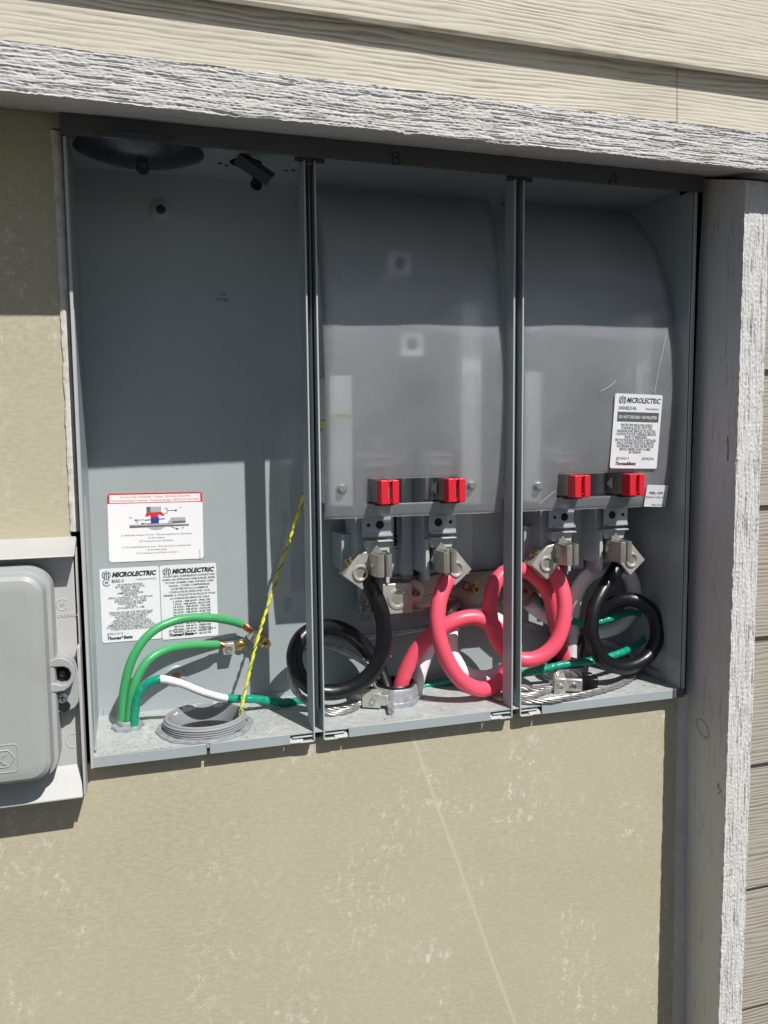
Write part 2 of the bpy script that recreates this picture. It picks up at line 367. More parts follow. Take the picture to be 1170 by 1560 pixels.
# text laid on a frame O,U,V,N
class Frame:
    def __init__(s, O, U, V): s.O = Vector(O); s.U = Vector(U).normalized(); s.V = Vector(V); s.V = (s.V-s.U*s.V.dot(s.U)).normalized(); s.N = s.U.cross(s.V)
    def __call__(s, x, y, d=0.): return s.O+s.U*x+s.V*y+s.N*d
def text_bm(body, size, bold=0., shear=0., space=1.):
    c = bpy.data.curves.new('t', 'FONT'); c.body = body; c.size = size; c.resolution_u = 2; c.offset = bold; c.shear = shear; c.space_character = space
    o = bpy.data.objects.new('t', c); me = bpy.data.meshes.new_from_object(o)
    bm = bmesh.new(); bm.from_mesh(me); bpy.data.meshes.remove(me); bpy.data.objects.remove(o); bpy.data.curves.remove(c)
    return bm
def put_text(dst, fr, body, x, y, size, align='L', width=None, d=.00025, **k):
    """adds glyph faces to dst; width squeezes or stretches the line to that width"""
    bm = text_bm(body, size, **k)
    if not bm.verts: bm.free(); return
    a = min(v.co.x for v in bm.verts); b = max(v.co.x for v in bm.verts); s = width/(b-a) if width else 1.
    W = (b-a)*s; ox = x if align == 'L' else (x-W/2 if align == 'C' else x-W)
    mp = {v: dst.verts.new(fr(ox+(v.co.x-a)*s, y+v.co.y, d)) for v in bm.verts}
    for f in bm.faces: dst.faces.new([mp[v] for v in f.verts])
    bm.free()
def plate(bm, fr, poly, d0, d1):
    a = [bm.verts.new(fr(x, y, d0)) for x, y in poly]; b = [bm.verts.new(fr(x, y, d1)) for x, y in poly]; n = len(poly)
    bm.faces.new(a[::-1]); bm.faces.new(b)
    for i in range(n): bm.faces.new((a[i], a[(i+1) % n], b[(i+1) % n], b[i]))
def stroke(bm, fr, pts, w, d=.0003):        # a drawn line lying on the frame
    pts = [Vector(p) for p in pts]
    for i in range(len(pts)-1):
        a, b = pts[i], pts[i+1]; t = (b-a).normalized()*w/2; n = Vector((-t.y, t.x))
        q = [a-t+n, a-t-n, b+t-n, b+t+n]
        bm.faces.new([bm.verts.new(fr(p.x, p.y, d+.00002*(i % 3))) for p in q])

W_, H_, D_ = .80, .692, .1467               # opening of the enclosure; depth of its back
YP = .015                                   # face of the flat wall panel
# ------------------------------------------------------------------ ground and house wall
bm = B(); box(bm, -60, 60, -60, 60, -1.55, -1.45); g = obj('ground', bm, 'ground', smooth=False); g['kind'] = 'structure'

house = thing('house_wall', 'pale tan house wall of flat panel and wood-grain lap siding around the open metal cabinet', 'wall', (0, YP, -1.45))
bm = B()
xs = [-2.2, -.0135, .8075, .845]; zs = [-1.45, -.0135, .703, .745]
xi = [xs, xs]
for i in range(3):
    for j in range(3):
        if i >= 1 and j == 1: continue
        x0, x1 = xs[i], xs[i+1]; z0, z1 = zs[j], zs[j+1]
        box(bm, x0, x1, YP, YP+.011, z0, z1)
bmesh.ops.remove_doubles(bm, verts=bm.verts, dist=1e-6)
dup = {}
for f in bm.faces: dup.setdefault(tuple(sorted(v.index for v in f.verts)), [])
bm.verts.index_update(); dup = {}
for f in bm.faces: dup.setdefault(tuple(sorted(v.index for v in f.verts)), []).append(f)
bmesh.ops.delete(bm, geom=[f for fs in dup.values() if len(fs) > 1 for f in fs], context='FACES')
obj('wall_panel', bm, 'wall', house, smooth=False)
# ragged cut edge of the panel beside the cabinet and the caulk over it
bm = B()
for x0, seed, zz in ((-.0135, 1., lin(.262, .70, 130)),):
    prof = []
    rings = []
    for z in zz:
        e = .0016*noise.noise(Vector((z*45, seed, 0)))+.0008*noise.noise(Vector((z*160, seed, 3)))
        top = -.003*max(0, (z-.60)/.1)
        w0, w1 = -.0145+e+top*.3, -.0035+top*.2
        sec = [(w0, YP+.001), (w0+.0012, YP-.0028), (w0+.005, YP-.0042), (w1-.002, YP-.003), (w1, YP+.001), (w1, YP+.008), (w0, YP+.008)]
        rings.append([bm.verts.new((a, b+.0005*noise.noise(Vector((a*300, z*90, seed))), z)) for a, b in sec])
    for i in range(len(rings)-1):
        for k in range(7): bm.faces.new((rings[i][k], rings[i][(k+1) % 7], rings[i+1][(k+1) % 7], rings[i+1][k]))
    bm.faces.new(rings[0]); bm.faces.new(rings[-1][::-1])
obj('caulk_bead', bm, 'cut_edge', house, label='chalky white filler line left of the cabinet', ang=50)
bm = B(); rings = []
for z in lin(-1.4, -.0135, 220):
    e = .002*noise.noise(Vector((z*9, 5, 0)))+.0007*noise.noise(Vector((z*50, 5, 0)))
    x0 = P(1030, 1300, YP).x-.003+e+.0015*math.sin(z*11)-(z+.25)*.004; x1 = .8190+max(0, -.05-z)*.018+.0006*noise.noise(Vector((z*60, 9, 0)))
    sec = [(x0, YP+.001), (x0+.002, YP-.0022), ((x0+x1)/2, YP-.0045), (x1-.002, YP-.0065), (x1+.006, YP-.007), (x1+.006, YP+.001)]
    rings.append([bm.verts.new((a, b, z)) for a, b in sec])
for i in range(len(rings)-1):
    for k in range(6): bm.faces.new((rings[i][k], rings[i][(k+1) % 6], rings[i+1][(k+1) % 6], rings[i+1][k]))
bm.faces.new(rings[0]); bm.faces.new(rings[-1][::-1])
obj('caulk_bead', bm, 'caulk', house, label='smooth grey caulk line beside the upright board', ang=50)
# lap siding, one board per course
def siding_board(z0, off, x0, x1, exp=.187, y=-.040, m='siding'):
    bm = B(); n = 40
    xs_ = lin(x0, x1, n)
    def prof(x):
        e = .0004*noise.noise(Vector((x*6, z0*9, 2)))
        t = .009
        return [(y-off, z0+e, 0, 0, 0), (y-off+t, z0+e, 0, 0, 0), (y-.001+t, z0+exp+.02, 0, 0, 0), (y-.001, z0+exp+.02, 0, 0, 0)]
    sweep_x(bm, prof, xs_, lambda *a: 0)
    return obj('siding_board', bm, m, house, bevel=.0012, ang=30)
zc = .826
siding_board(zc, .019, -1.2, 2.2)
siding_board(zc+.187, .012, -1.2, 2.2)
siding_board(zc+.374, .012, -1.2, 2.2)
xj = P(1033, 150, -.045).x
siding_board(.7352, .005, -1.2, xj-.0002, exp=zc-.7352); siding_board(.7352, .005, xj+.0002, 2.2, exp=zc-.7352)      # the course just above the header, cut along it
for k in range(2, 12): siding_board(zc-.187*k, .0085, .863, 2.2, y=-.034, m='siding_low')  # courses right of the post take a darker copy of the same siding paint
bm = B(); box(bm, -2.2, 2.2, .165, .175, -1.45, 1.4); box(bm, -1.2, 2.2, -.028, .165, .748, .76); box(bm, .846, 2.2, -.02, .165, -1.45, .745)
obj('sheathing', bm, 'sheath', house, smooth=False)

# ------------------------------------------------------------------ rough-sawn boards
def rough(x, v, s):
    x *= 1.35
    v += .0012*noise.noise(Vector((x*22, v*60, s+20)))
    a = noise.noise(Vector((x*12, v*430, s)))
    b = noise.noise(Vector((x*55, v*850, s+7)))
    c = noise.noise(Vector((x*4, v*200, s+3)))
    r = -abs(a)*1.2-.35*abs(b)+.5*c
    f = noise.noise(Vector((x*210, v*420, s+11)))
    cr = noise.noise(Vector((x*22, v*600, s+31)))
    return r+.40*f-(1.1*max(0, cr-.22)*2)
def head_prof(x):
    yh = -.1225+.0155*(x+.05)/.9; zb = .6865+(-.1225-yh)*-.42+.0002
    zb = .732+.376*yh-.0005; out = []; nf = 84; H = .0445
    for k in range(9):                       # underside, back to front
        f = k/9; y = .0128+(yh-.0128)*f; out.append((y, .7180+(zb-.7180)*f, .0006, 0, -1))
    for k in range(nf+1):                    # front face
        out.append((yh, zb+H*k/nf, .0017, -1, (.8 if k == 0 else (.4 if k < 3 else 0))))
    out += [(yh+.03, zb+H+.004, .0003, 0, 1), (-.027, zb+H+.010, 0, 0, 0), (-.027, .735, 0, 0, 0), (.0128, .735, 0, 0, 0)]
    return out
bm = B()
xs_ = lin(-.45, -.14, 60)[:-1]+lin(-.14, 1.02, 1150)[:-1]+lin(1.02, 1.8, 120)
sweep_x(bm, head_prof, xs_, lambda x, j, y, z: (rough(x, z if 9 <= j <= 93 else y, 2)+.25))
hd = obj('header_board', bm, 'header', None, ang=80)
tag(hd, 'rough-sawn white board running across above the open cabinet', 'trim board')

bm = B(); rings = []
pA, pB, pC = (.8190, .0135), (.8195, -.075), (.8590, -.075)
PX = [(-.70, .8330), (-.468, .8288), (-.106, .8201), (-.02, .8180), (.14, .8178), (.31, .8178), (.585, .8206), (.72, .8255)]
def post_sec(z):
    for (za_, xa_), (zb_, xb_) in zip(PX, PX[1:]):
        if za_ <= z <= zb_: ax_ = xa_+(xb_-xa_)*(z-za_)/(zb_-za_)
    o = []
    for k in range(8): f = k/8; o.append((ax_+(pB[0]-ax_)*f, pA[1]+(pB[1]-pA[1])*f, 'S'))
    for k in range(65): f = k/64; o.append((pB[0]+(pC[0]-pB[0])*f, pB[1], 'F'))
    o.append((pC[0], -.022, 'N')); o.append((.8445, -.022, 'N')); o.append((.8445, .0135, 'N')); return o
for z in lin(-.62, .687, 1250)+[.6885]:
    ring = []
    for j, (x, y, t) in enumerate(post_sec(z)):
        zz = z + ((.7155-.6885)*(y+.075)/.0885 if z > .66 else 0)*((z-.66)/.0285 if z > .66 else 0)
        if t == 'F': y -= .0017*(rough(z*.9, x, 5)+.3)
        if t == 'S': x -= .0005*rough(z, y, 8)
        if t == 'F' and j == 8: x += .0013*noise.noise(Vector((z*70, 3, 3)))
        ring.append(bm.verts.new((x, y, zz)))
    rings.append(ring)
m_ = len(rings[0])
for i in range(len(rings)-1):
    for k in range(m_): bm.faces.new((rings[i][k], rings[i][(k+1) % m_], rings[i+1][(k+1) % m_], rings[i+1][k]))
bm.faces.new(rings[0]); bm.faces.new(rings[-1][::-1])
post = thing('trim_post', 'rough-sawn white upright board to the right of the open cabinet', 'trim board', (.835, -.03, -1.45))
obj('board', bm, 'post', post, ang=80)
bm = B(); box(bm, .8195, .8590, -.0745, -.022, -1.45, -.6205); obj('board_foot', bm, 'post', post)
# small knot scribbles on the reveal of the post
def side_pt(x, y): # pixel on the post's left face
    d = FWD + RGT*((x-585)/FPX) + UP*((780-y)/FPX)
    n = Vector((pB[1]-pA[1], -(pB[0]-pA[0]), 0)).normalized(); t = (Vector((pA[0], pA[1], 0))-CAM).dot(n)/d.dot(n); return CAM+d*t-Vector((.0009, 0, 0))
bm = B(); tube(bm, smooth_path([side_pt(*p) for p in ((1078, 1128), (1068, 1120), (1060, 1104), (1060, 1093), (1068, 1092), (1078, 1104), (1083, 1118), (1080, 1128), (1074, 1122))], 1), .0003, 5); obj('knot_mark', bm, 'ink_dark', post)
bm = B(); tube(bm, [side_pt(*p) for p in ((1109, 665), (1110, 685), (1109, 702))], .0005, 5); obj('knot_mark', bm, 'ink_dark', post)
bm = B(); tube(bm, [side_pt(*p) for p in ((1096, 1193), (1094, 1200), (1099, 1205), (1095, 1209))], .0005, 5); obj('knot_mark', bm, 'ink_dark', post)


# ------------------------------------------------------------------ meter enclosure
enc = thing('meter_cabinet', 'open grey steel meter cabinet with three bays set into the house wall', 'electrical cabinet', (.4, .147, 0))
Dv = [(.2600, .2742), (.5305, .5447)]        # dividers: outer x of the two channel walls
ZC = .7035
bm = B()
def ring_hole_plate(bm, x0, x1, z0, z1, y0, y1, holes): pass
box(bm, -.001, .801, D_, D_+.0015, -.001, ZC+.001)
obj('back_panel', bm, 'steel', enc)
def dimple(x, z, r=.015):
    b = B(); lathe(b, (x, D_-.0003, z), (0, -1, 0), [(r, 0), (r*.82, .0015), (r*.5, .004), (r*.44, .0042), (r*.40, .0035), (r*.3, .0028)], 28)
    return obj('mounting_dimple', b, 'steel', enc, label='round pressed dimple around a mounting bolt')
def bolt_head(x, z, y, r, m, parent, name='bolt_head'):
    b = B(); lathe(b, (x, y, z), (0, -1, 0), [(r*1.35, 0), (r*1.35, .0008), (r, .001), (r*.95, .0032), (r*.8, .004)], 20)
    o = obj(name, b, m, parent)
    b = B(); box(b, x-r*.6, x+r*.6, y-.0043, y-.0039, z-r*.1, z+r*.1); box(b, x-r*.1, x+r*.1, y-.0044, y-.0038, z-r*.6, z+r*.6)
    return o
for (x, y) in ((245, 319), (268, 1031)):
    p = P(x, y, D_-.004); d = dimple(p.x, p.z); bolt_head(p.x, p.z, D_-.003, .0045, 'dark_metal' if y < 500 else 'copper', d)
# two square washers high on the back behind the left plastic shield
for (x, y, s, yy) in ((609, 402, .0155, .066), (628, 524, .0155, .044)):
    p = P(x, y, yy); b = B(); box(b, p.x-s, p.x+s, yy, yy+.002, p.z-s, p.z+s); box(b, p.x-.006, p.x+.006, yy+.002, D_-.0005, p.z-.006, p.z+.006) if True else box(b, p.x-s, p.x+s, D_-.062, D_-.0005, p.z-s, p.z+s)
    o = obj('spacer_plate', b, 'rail', enc, bevel=.0006); b = B(); lathe(b, (p.x, yy-.0002, p.z), (0, -1, 0), [(.0075, 0), (.0075, .001)], 20); obj('hole', b, 'black', o)
# ceiling with two knockouts, floor, sides
def plate_xy_holes(bm, x0, x1, y0, y1, z, t, holes, n=28):
    # grid-free plate with circular holes: triangulated by fill
    vs = []; es = []
    def loop(pts):
        v = [bm.verts.new((a, b, z)) for a, b in pts]; e = [bm.edges.new((v[i], v[(i+1) % len(v)])) for i in range(len(v))]; return e
    E_ = loop([(x0, y0), (x1, y0), (x1, y1), (x0, y1)])
    for (cx, cy_, r) in holes: E_ += loop([(cx+r*math.cos(2*PI*k/n), cy_+r*math.sin(2*PI*k/n)) for k in range(n)])
    r = bmesh.ops.triangle_fill(bm, use_beauty=True, use_dissolve=False, edges=E_)
    fs = [f for f in bm.faces]
    ex = bmesh.ops.extrude_face_region(bm, geom=fs); vv = [g for g in ex['geom'] if isinstance(g, bmesh.types.BMVert)]
    bmesh.ops.translate(bm, verts=vv, vec=(0, 0, t))
KO = [(.088, .068, .047), (.2035, .075, .020)]
bm = B(); plate_xy_holes(bm, 0, .80, .0, D_, ZC, .0015, KO); obj('top_panel', bm, 'steel', enc, ang=30)
HUB = Vector((.1325, .0595, 0)); BSH = Vector((.3930, .0800, 0)); NUT = Vector((.0385, .0900, 0)); BS2 = Vector((.6650, .0950, 0))
bm = B(); plate_xy_holes(bm, 0, .80, .0, D_, 0., -.0015, [(HUB.x, HUB.y, .0455), (BSH.x, BSH.y, .022), (NUT.x, NUT.y, .010), (BS2.x, BS2.y, .022)])
obj('bottom_panel', bm, 'floor', enc, ang=30)
bm = B(); box(bm, .0075, .252, D_-.0016, D_-.0002, .0, .0085); box(bm, .285, .522, D_-.0016, D_-.0002, .0, .0085); box(bm, .553, .785, D_-.0016, D_-.0002, .0, .0085)
obj('floor_flange', bm, 'steel', enc)
# left side: thin rim, right side with offset front strip
bm = B(); box(bm, -.0015, 0, .0005, D_, -.013, ZC); box(bm, 0, .0012, .010, D_, 0, ZC)
obj('side_panel', bm, 'steel', enc, label='left side wall of the cabinet')
bm = B(); box(bm, -.0022, .0012, -.0025, .0003, -.0125, .69); obj('side_rim', bm, 'rim', enc, bevel=.0005)
bm = B(); box(bm, .0030, .0042, .012, .016, .002, .30); obj('side_seam', bm, 'steel', enc)
bm = B(); box(bm, .800, .8015, .034, D_, 0, ZC); box(bm, .798, .8015, .032, .0338, 0, ZC); box(bm, .7975, .799, .001, .0318, -.012, ZC-.008)
obj('side_panel', bm, 'steel', enc, label='right side wall of the cabinet with its stepped front strip', bevel=.0004)
bm = B(); box(bm, .7992, .8045, -.0015, .0006, -.012, ZC-.010); obj('side_rim', bm, 'steel', enc, bevel=.0004)
for (x, y) in ((1034, 1022), (1051, 320)):
    b = B(); lathe(b, (.7975, .016, P(x, y, .016).z), (-1, 0, 0), [(.005, 0), (.0046, .0006), (.0022, .0008), (.0020, .0001)], 18); obj('spot_weld', b, 'steel', enc)
for dy, dz, r in ((.092, .062, .021), (.092, .062, .027), (.092, .062, .033)):
    b = B(); lathe(b, (.7999, dy, dz), (-1, 0, 0), [(r, 0), (r, .0006), (r-.0012, .0006), (r-.0012, 0)], 40, cap=False); obj('knockout_ring', b, 'rim', enc)
b = B(); box(b, .795, .7995, .05, D_, .001, .012); obj('floor_flange', b, 'steel', enc)
# front lips of the three bays
def lip(x0, x1, notch=None):
    bm = B(); segs = [(x0, x1)] if not notch else [(x0, notch-.0018), (notch+.0018, x1)]
    for a, b in segs: box(bm, a, b, -.0013, .0003, -.0125, .0006)
    if notch: box(bm, notch-.0018, notch+.0018, -.0013, .0003, -.0045, .0006)
    return obj('front_lip', bm, 'capm' if False else 'steel', enc, bevel=.0006)
xl = [P(442, 1125, 0).x, P(531, 1112, 0).x, P(747, 1085, 0).x, P(825, 1080, 0).x, P(1024, 1058, 0).x]
lip(-.001, xl[0], P(317, 1137, 0).x); lip(xl[1], xl[2]); lip(xl[3], xl[4])
b = B(); box(b, xl[4]+.0004, .8040, -.0022, .0000, -.0118, .0010); obj('lip_corner', b, 'capm', enc, bevel=.0004)
# top cap
bm = B(); box(bm, -.0045, .8095, -.0052, -.0036, H_, .7155); box(bm, -.0045, .8095, -.0036, .008, .7140, .7155); box(bm, -.0045, .8095, -.0036, -.0005, H_, H_+.0012)
obj('top_cap', bm, 'capm', enc, bevel=.0004)
bm = B(); box(bm, -.0045, .8095, -.0036, -.0024, ZC-.002, .7138); obj('top_cap_return', bm, 'capm', enc)
fr = Frame((0, -.0053, 0), (1, 0, 0), (0, 0, 1))
def mark(px_pts, name, w=.0011, Y=-.0053, m='marker', parent=None):
    bm = B(); f = Frame((0, Y, 0), (1, 0, 0), (0, 0, 1))
    for ln in px_pts:
        q = smooth_path(spline([P(a, b, Y) for a, b in ln], 5), 1); stroke(bm, f, [(p.x, p.z) for p in q], w)
    return obj(name, bm, m, parent or enc, smooth=False)
o = mark([[(598, 234), (598, 250)], [(595, 234), (604, 232), (608, 237), (600, 241)], [(600, 241), (609, 243), (608, 249), (597, 250)]], 'marker_letter'); o['label'] = 'handwritten letter B'
o = mark([[(926, 281), (931, 270), (937, 265)], [(937, 265), (938, 273), (937, 281)], [(926, 276), (933, 275), (940, 274)]], 'marker_letter'); o['label'] = 'handwritten letter A'
# dividers: U channels open to the front with curled feet
for di, (a, b_) in enumerate(Dv):
    t = .0016; dep = (.034, .026)[di]
    bm = B()
    box(bm, a, a+t, 0, dep, -.011, .6905); box(bm, b_-t, b_, .0, dep, -.011, .6905); box(bm, a+t, b_-t, dep-.002, dep-.0004, -.001, ZC-.002)
    box(bm, a+t+.007, a+t+.0084, .012, dep-.002, .02, ZC-.002)       # inner fold
    dv = obj('divider_channel', bm, 'steel', enc, bevel=.0003)
    dv['label'] = ('divider between the left and middle bays', 'divider between the middle and right bays')[di]
    bm = B(); box(bm, a-.0002, a+t+.0002, -.0018, -.0001, -.0115, .688); box(bm, b_-t-.0002, b_+.0002, -.0018, -.0001, -.0115, .688); obj('channel_edge', bm, 'rim', dv, bevel=.0004)
    bm = B()
    for s, x in ((-1, a), (1, b_)):
        box(bm, min(x, x+s*.017), max(x, x+s*.017), -.002, .004, -.0125, -.0108)
        x1_, x2_ = x+s*.017, x+s*.030
        hexa(bm, [(min(x1_-s*.004, x2_), -.0016, -.012), (max(x1_-s*.004, x2_), -.0016, -.012), (max(x1_-s*.004, x2_), .012, -.004), (min(x1_-s*.004, x2_), .012, -.004),
                  (min(x1_-s*.004, x2_), -.0016, -.0102), (max(x1_-s*.004, x2_), -.0016, -.0102), (max(x1_-s*.004, x2_), .012, -.0015), (min(x1_-s*.004, x2_), .012, -.0015)])
        box(bm, min(x, x+s*.026), max(x, x+s*.026), .0, .012, -.0062, -.0046)
    obj('channel_foot', bm, 'rim', dv, bevel=.0005)
    bm = B(); box(bm, a-.010, b_+.011, -.0012, .001, .6865, .6915); obj('channel_head', bm, 'dark_metal', dv)
# knockout discs bent down from the ceiling
bm = B()
cx, cy_, r = .085, .040, .080
def disc(bm, c, R, ax, up, dish, n=40, m=8, t=.0012):
    u = Vector(up).normalized(); a = Vector(ax).normalized(); nn = a.cross(u).normalized()
    for s in (0, t):
        rings = []
        for i in range(m+1):
            f = i/m; ring = []
            for k in range(n):
                th = 2*PI*k/n; ring.append(bm.verts.new(Vector(c)+a*R*f*math.cos(th)+u*R*.62*f*math.sin(th)+nn*(dish*(1-f*f)+s)))
            rings.append(ring)
        for i in range(m):
            for k in range(n): bm.faces.new((rings[i][k], rings[i][(k+1) % n], rings[i+1][(k+1) % n], rings[i+1][k]))
        if s == 0: first = rings[-1]
    for k in range(n): bm.faces.new((first[k], first[(k+1) % n], rings[-1][(k+1) % n], rings[-1][k]))
disc(bm, P(213, 229, .030), .072, (1, .05, .015), (0, -.97, .10), .016)
obj('knockout_disc', bm, 'dark_metal', enc, label='large dished knockout disc bent down from the ceiling', ang=60)
def tab(x, y, Y, r):
    p = P(x, y, Y); b = B(); lathe(b, p, (.15, -1, .2), [(r, 0), (r, .0012)], 24)
    m4 = Matrix.Translation((p.x-r*.55, Y-.001, p.z)); box(b, 0, r*1.1, 0, .0012, 0, .022, m4); return obj('knockout_tab', b, 'dark_metal', enc, bevel=.0003)
tab(217, 257, .022, .0075); tab(390, 282, .045, .0072)
bm = B(); a, b_ = P(362, 240, .05), P(412, 275, .035); t_ = (b_-a).normalized(); u_ = Vector((0, -1, 0)).cross(t_).normalized()
for w0, w1, h0, h1 in ((-.009, -.004, 0, .004), (-.004, .001, .004, .0085), (.001, .006, .0085, .004), (.006, .010, .004, .0)):
    q = []
    for (c, e) in ((a, 0), (b_, 1)):
        for (ww, hh) in ((w0, h0), (w1, h1)):
            for tt in (0, .0012): q.append(c+u_*ww+Vector((0, -1, 0))*(hh+tt))
    hexa(bm, [q[0], q[2], q[6], q[4], q[1], q[3], q[7], q[5]])
obj('knockout_strip', bm, 'dark_metal', enc, label='small folded knockout strip hanging from the ceiling')
for (x, y) in ((300, 252), (272, 262), (335, 266), (345, 255), (148, 245), (446, 262), (436, 272)):
    p = P(x, y, .08); b = B(); lathe(b, (P(x, y, .09).x, .09-.01*random.random(), ZC), (0, 0, -1), [(.0028, 0), (.0028, .0008)], 12); obj('rivet', b, 'dark_metal', enc)

# ------------------------------------------------------------------ labels in the left bay
def frame_px(tl, tr, bl, Y):
    a, b, c = P(*tl, Y), P(*tr, Y), P(*bl, Y); f = Frame(a, b-a, a-c); return f, (b-a).length, (a-c).length
# white card: order of assembly
fr, Wd, Hh = frame_px((163, 752), (308, 749), (166, 857), D_-.0004)
fr = Frame(fr.O, fr.U, fr.V)
bm = B(); plate(bm, fr, rrect(0, Wd, -Hh, 0, .004), .0001, .0004)
lb = obj('label_card', bm, 'label_bright', enc, label='white card with red banner and drawing of a bolt, washer and connector')
bm = B(); rr_ = rrect(0, Wd, -Hh, 0, .004)
top = [p for p in rr_ if p[1] > -.0041]; plate(bm, fr, [(Wd, -.0135)]+sorted([p for p in top if p[0] > Wd/2], key=lambda p: -p[0])+sorted([p for p in top if p[0] < Wd/2], key=lambda p: -p[0])+[(0, -.0135)], .0004, .0005)
obj('banner', bm, 'ink_red', lb, smooth=False)
bm = B(); plate(bm, fr, [(.0028, -.0125), (Wd-.0028, -.0125), (Wd-.0028, -.0022), (.0028, -.0022)], .0005, .0006); obj('banner_field', bm, 'paper', lb, smooth=False)
bm = B(); put_text(bm, fr, 'Correct order of assembly - Torque : 350 IN-LB. (39.5 NM.)', Wd/2, -.0062, .0034, 'C', Wd*.74, d=.00075)
put_text(bm, fr, "Ordre d'assemblage à respecter - Couple de serrage : 350 PO-LIV. (39.5 NM.)", Wd/2, -.0108, .0034, 'C', Wd*.93, d=.00075)
obj('label_text', bm, 'ink_red', lb, smooth=False)
bm = B()
for k, (s, wd) in enumerate([('(1) Belleville washer and nut - May be supplied pre assembled', .74), ('(2) Flat washer', .18), ('(3) Connector and (4) Busbar', .36), ('', 0), ('(1) Rondelle Belleville et noix - Peut être fourni préassemblé', .73), ('(2) Rondelle plate', .21), ('(3) Connecteur et (4) Barre omnibus', .43)]):
    if s: put_text(bm, fr, s, Wd/2, -.0565-k*.0042+(.001 if k > 3 else 0), .0030, 'C', Wd*wd, d=.0006)
for s, x, y in (('(1)', .088, -.0215), ('(2)', .026, -.0335), ('(3)', .034, -.0395), ('(4)', .090, -.0485)): put_text(bm, fr, s, x*Wd/.118, y, .0034, d=.0006)
obj('label_text', bm, 'ink_soft', lb, smooth=False)
k = Wd/.118
def pl(poly, m, d=.00065, name='printed_shape'):
    b = B(); b.faces.new([b.verts.new(fr(x*k, y, d)) for x, y in poly]); return obj(name, b, m, lb, smooth=False)
pl([(.026, -.0415), (.100, -.0425), (.100, -.0450), (.026, -.0458)], 'ink_mid')
pl([(.026, -.0432), (.100, -.0436), (.100, -.0450), (.026, -.0458)], 'ink_soft', .0007)
pl([(.050, -.0412), (.073, -.0408), (.078, -.0335), (.096, -.0335), (.096, -.0405), (.080, -.0415), (.050, -.0428)], 'ink_mid', .00075)
pl([(.079, -.0385), (.096, -.0382), (.096, -.0407), (.079, -.0412)], 'ink_soft', .0008)
pl([(.048, -.0455), (.070, -.0455), (.065, -.0485), (.059, -.0495), (.053, -.0485)], 'ink_mid', .00072)
pl([(.0525, -.0325), (.0625, -.0322), (.0625, -.0405), (.0525, -.0408)], 'ink_blue', .0008); pl([(.045, -.0355), (.070, -.0342), (.070, -.0352), (.045, -.0365)], 'ink_blue', .00085)
pl([(.0475, -.0235+.005), (.0655, -.0235+.005), (.0655, -.0255), (.0475, -.0262)], 'ink_mid', .0008); pl([(.0475, -.0185), (.0525, -.0185), (.0520, -.0260), (.0475, -.0262)], 'ink_soft', .00085)
pl([(.0475, -.0262), (.0655, -.0255), (.0700, -.0300), (.0675, -.0305), (.0620, -.0285), (.0615, -.0325), (.0525, -.0330), (.0520, -.0295), (.0475, -.0310), (.0455, -.0305)], 'ink_red', .0009)
bm = B()
for ln in ([(.070, -.021), (.073, -.021), (.073, -.0275), (.070, -.0275)], [(.073, -.024), (.084, -.024)], [(.044, -.0355), (.034, -.0355)], [(.056, -.0405), (.042, -.0405)], [(.077, -.0455), (.087, -.0495)]):
    stroke(bm, fr, [(x*k, y) for x, y in ln], .0005, .0009)
for x, y in ((.084, -.024), (.034, -.0355), (.042, -.0405), (.085, -.0487)): plate(bm, fr, [(x*k-.0012, y-.0008), (x*k+.0012, y-.0008), (x*k+.0012, y+.0008), (x*k-.0012, y+.0008)], .0009, .00095)
obj('leader_line', bm, 'ink', lb, smooth=False)
bm = B(); put_text(bm, Frame(fr(Wd*.965, -.092), fr.V, -fr.U), 'PF-BS-03-1018', 0, 0, .0022, d=.0006); obj('label_text', bm, 'ink_soft', lb, smooth=False)

def logo_m(bm, fr, x, y, h, d=.0006):       # circle with an m inside, open at top and bottom
    r = h/2
    for s in (-1, 1):
        pts = [(x+r*math.cos(a)*s*.98, y+r*math.sin(a)) for a in [math.radians(q) for q in range(-62, 63, 9)]]
        stroke(bm, fr, pts, h*.10, d)
    for q in (-.24, 0, .24): stroke(bm, fr, [(x+q*h, y-h*.36), (x+q*h, y+h*.20)], h*.11, d)
    stroke(bm, fr, [(x-.24*h, y+.25*h), (x+.24*h, y+.25*h)], h*.09, d)
    stroke(bm, fr, [(x-.05*h, y+.47*h), (x+.05*h, y+.47*h)], h*.12, d)
def csa(bm, fr, x, y, h, d=.0006):
    pts = [(x+h*.5*math.cos(a), y+h*.5*math.sin(a)) for a in [math.radians(q) for q in range(40, 322, 14)]]; stroke(bm, fr, pts, h*.10, d)
    put_text(bm, fr, 'SP', x+h*.02, y-h*.2, h*.5, 'C', h*.55, d=d, bold=h*.012)
# left nameplate
fr, Wd, Hh = frame_px((151, 867), (242, 862), (153, 980), D_-.0004)
bm = B(); plate(bm, fr, rrect(0, Wd, -Hh, 0, .003), .0001, .0004)
l2 = obj('nameplate', bm, 'label', enc, label='left maker plate with model number and bilingual ratings')
bm = B(); logo_m(bm, fr, .0085, -.0085, .0100); csa(bm, fr, .0085, -.0185, .0090)
put_text(bm, fr, 'MICROLECTRIC', .0155, -.0115, .0085, 'L', Wd-.019, bold=.0005, shear=.25, d=.0006)
put_text(bm, fr, 'BS42-V', .0150, -.0192, .0062, 'L', .0155, bold=.0001, d=.0006)
put_text(bm, fr, '7 Thomas&Betts'.split(' ')[1], .0065, -Hh+.0038, .0056, 'L', .032, bold=.0003, shear=.2, d=.0006)
put_text(bm, fr, '@28-2126-22   ---', .0065, -Hh+.0100, .0042, 'L', .027, d=.0006)
obj('label_text', bm, 'ink', l2, smooth=False)
bm = B()
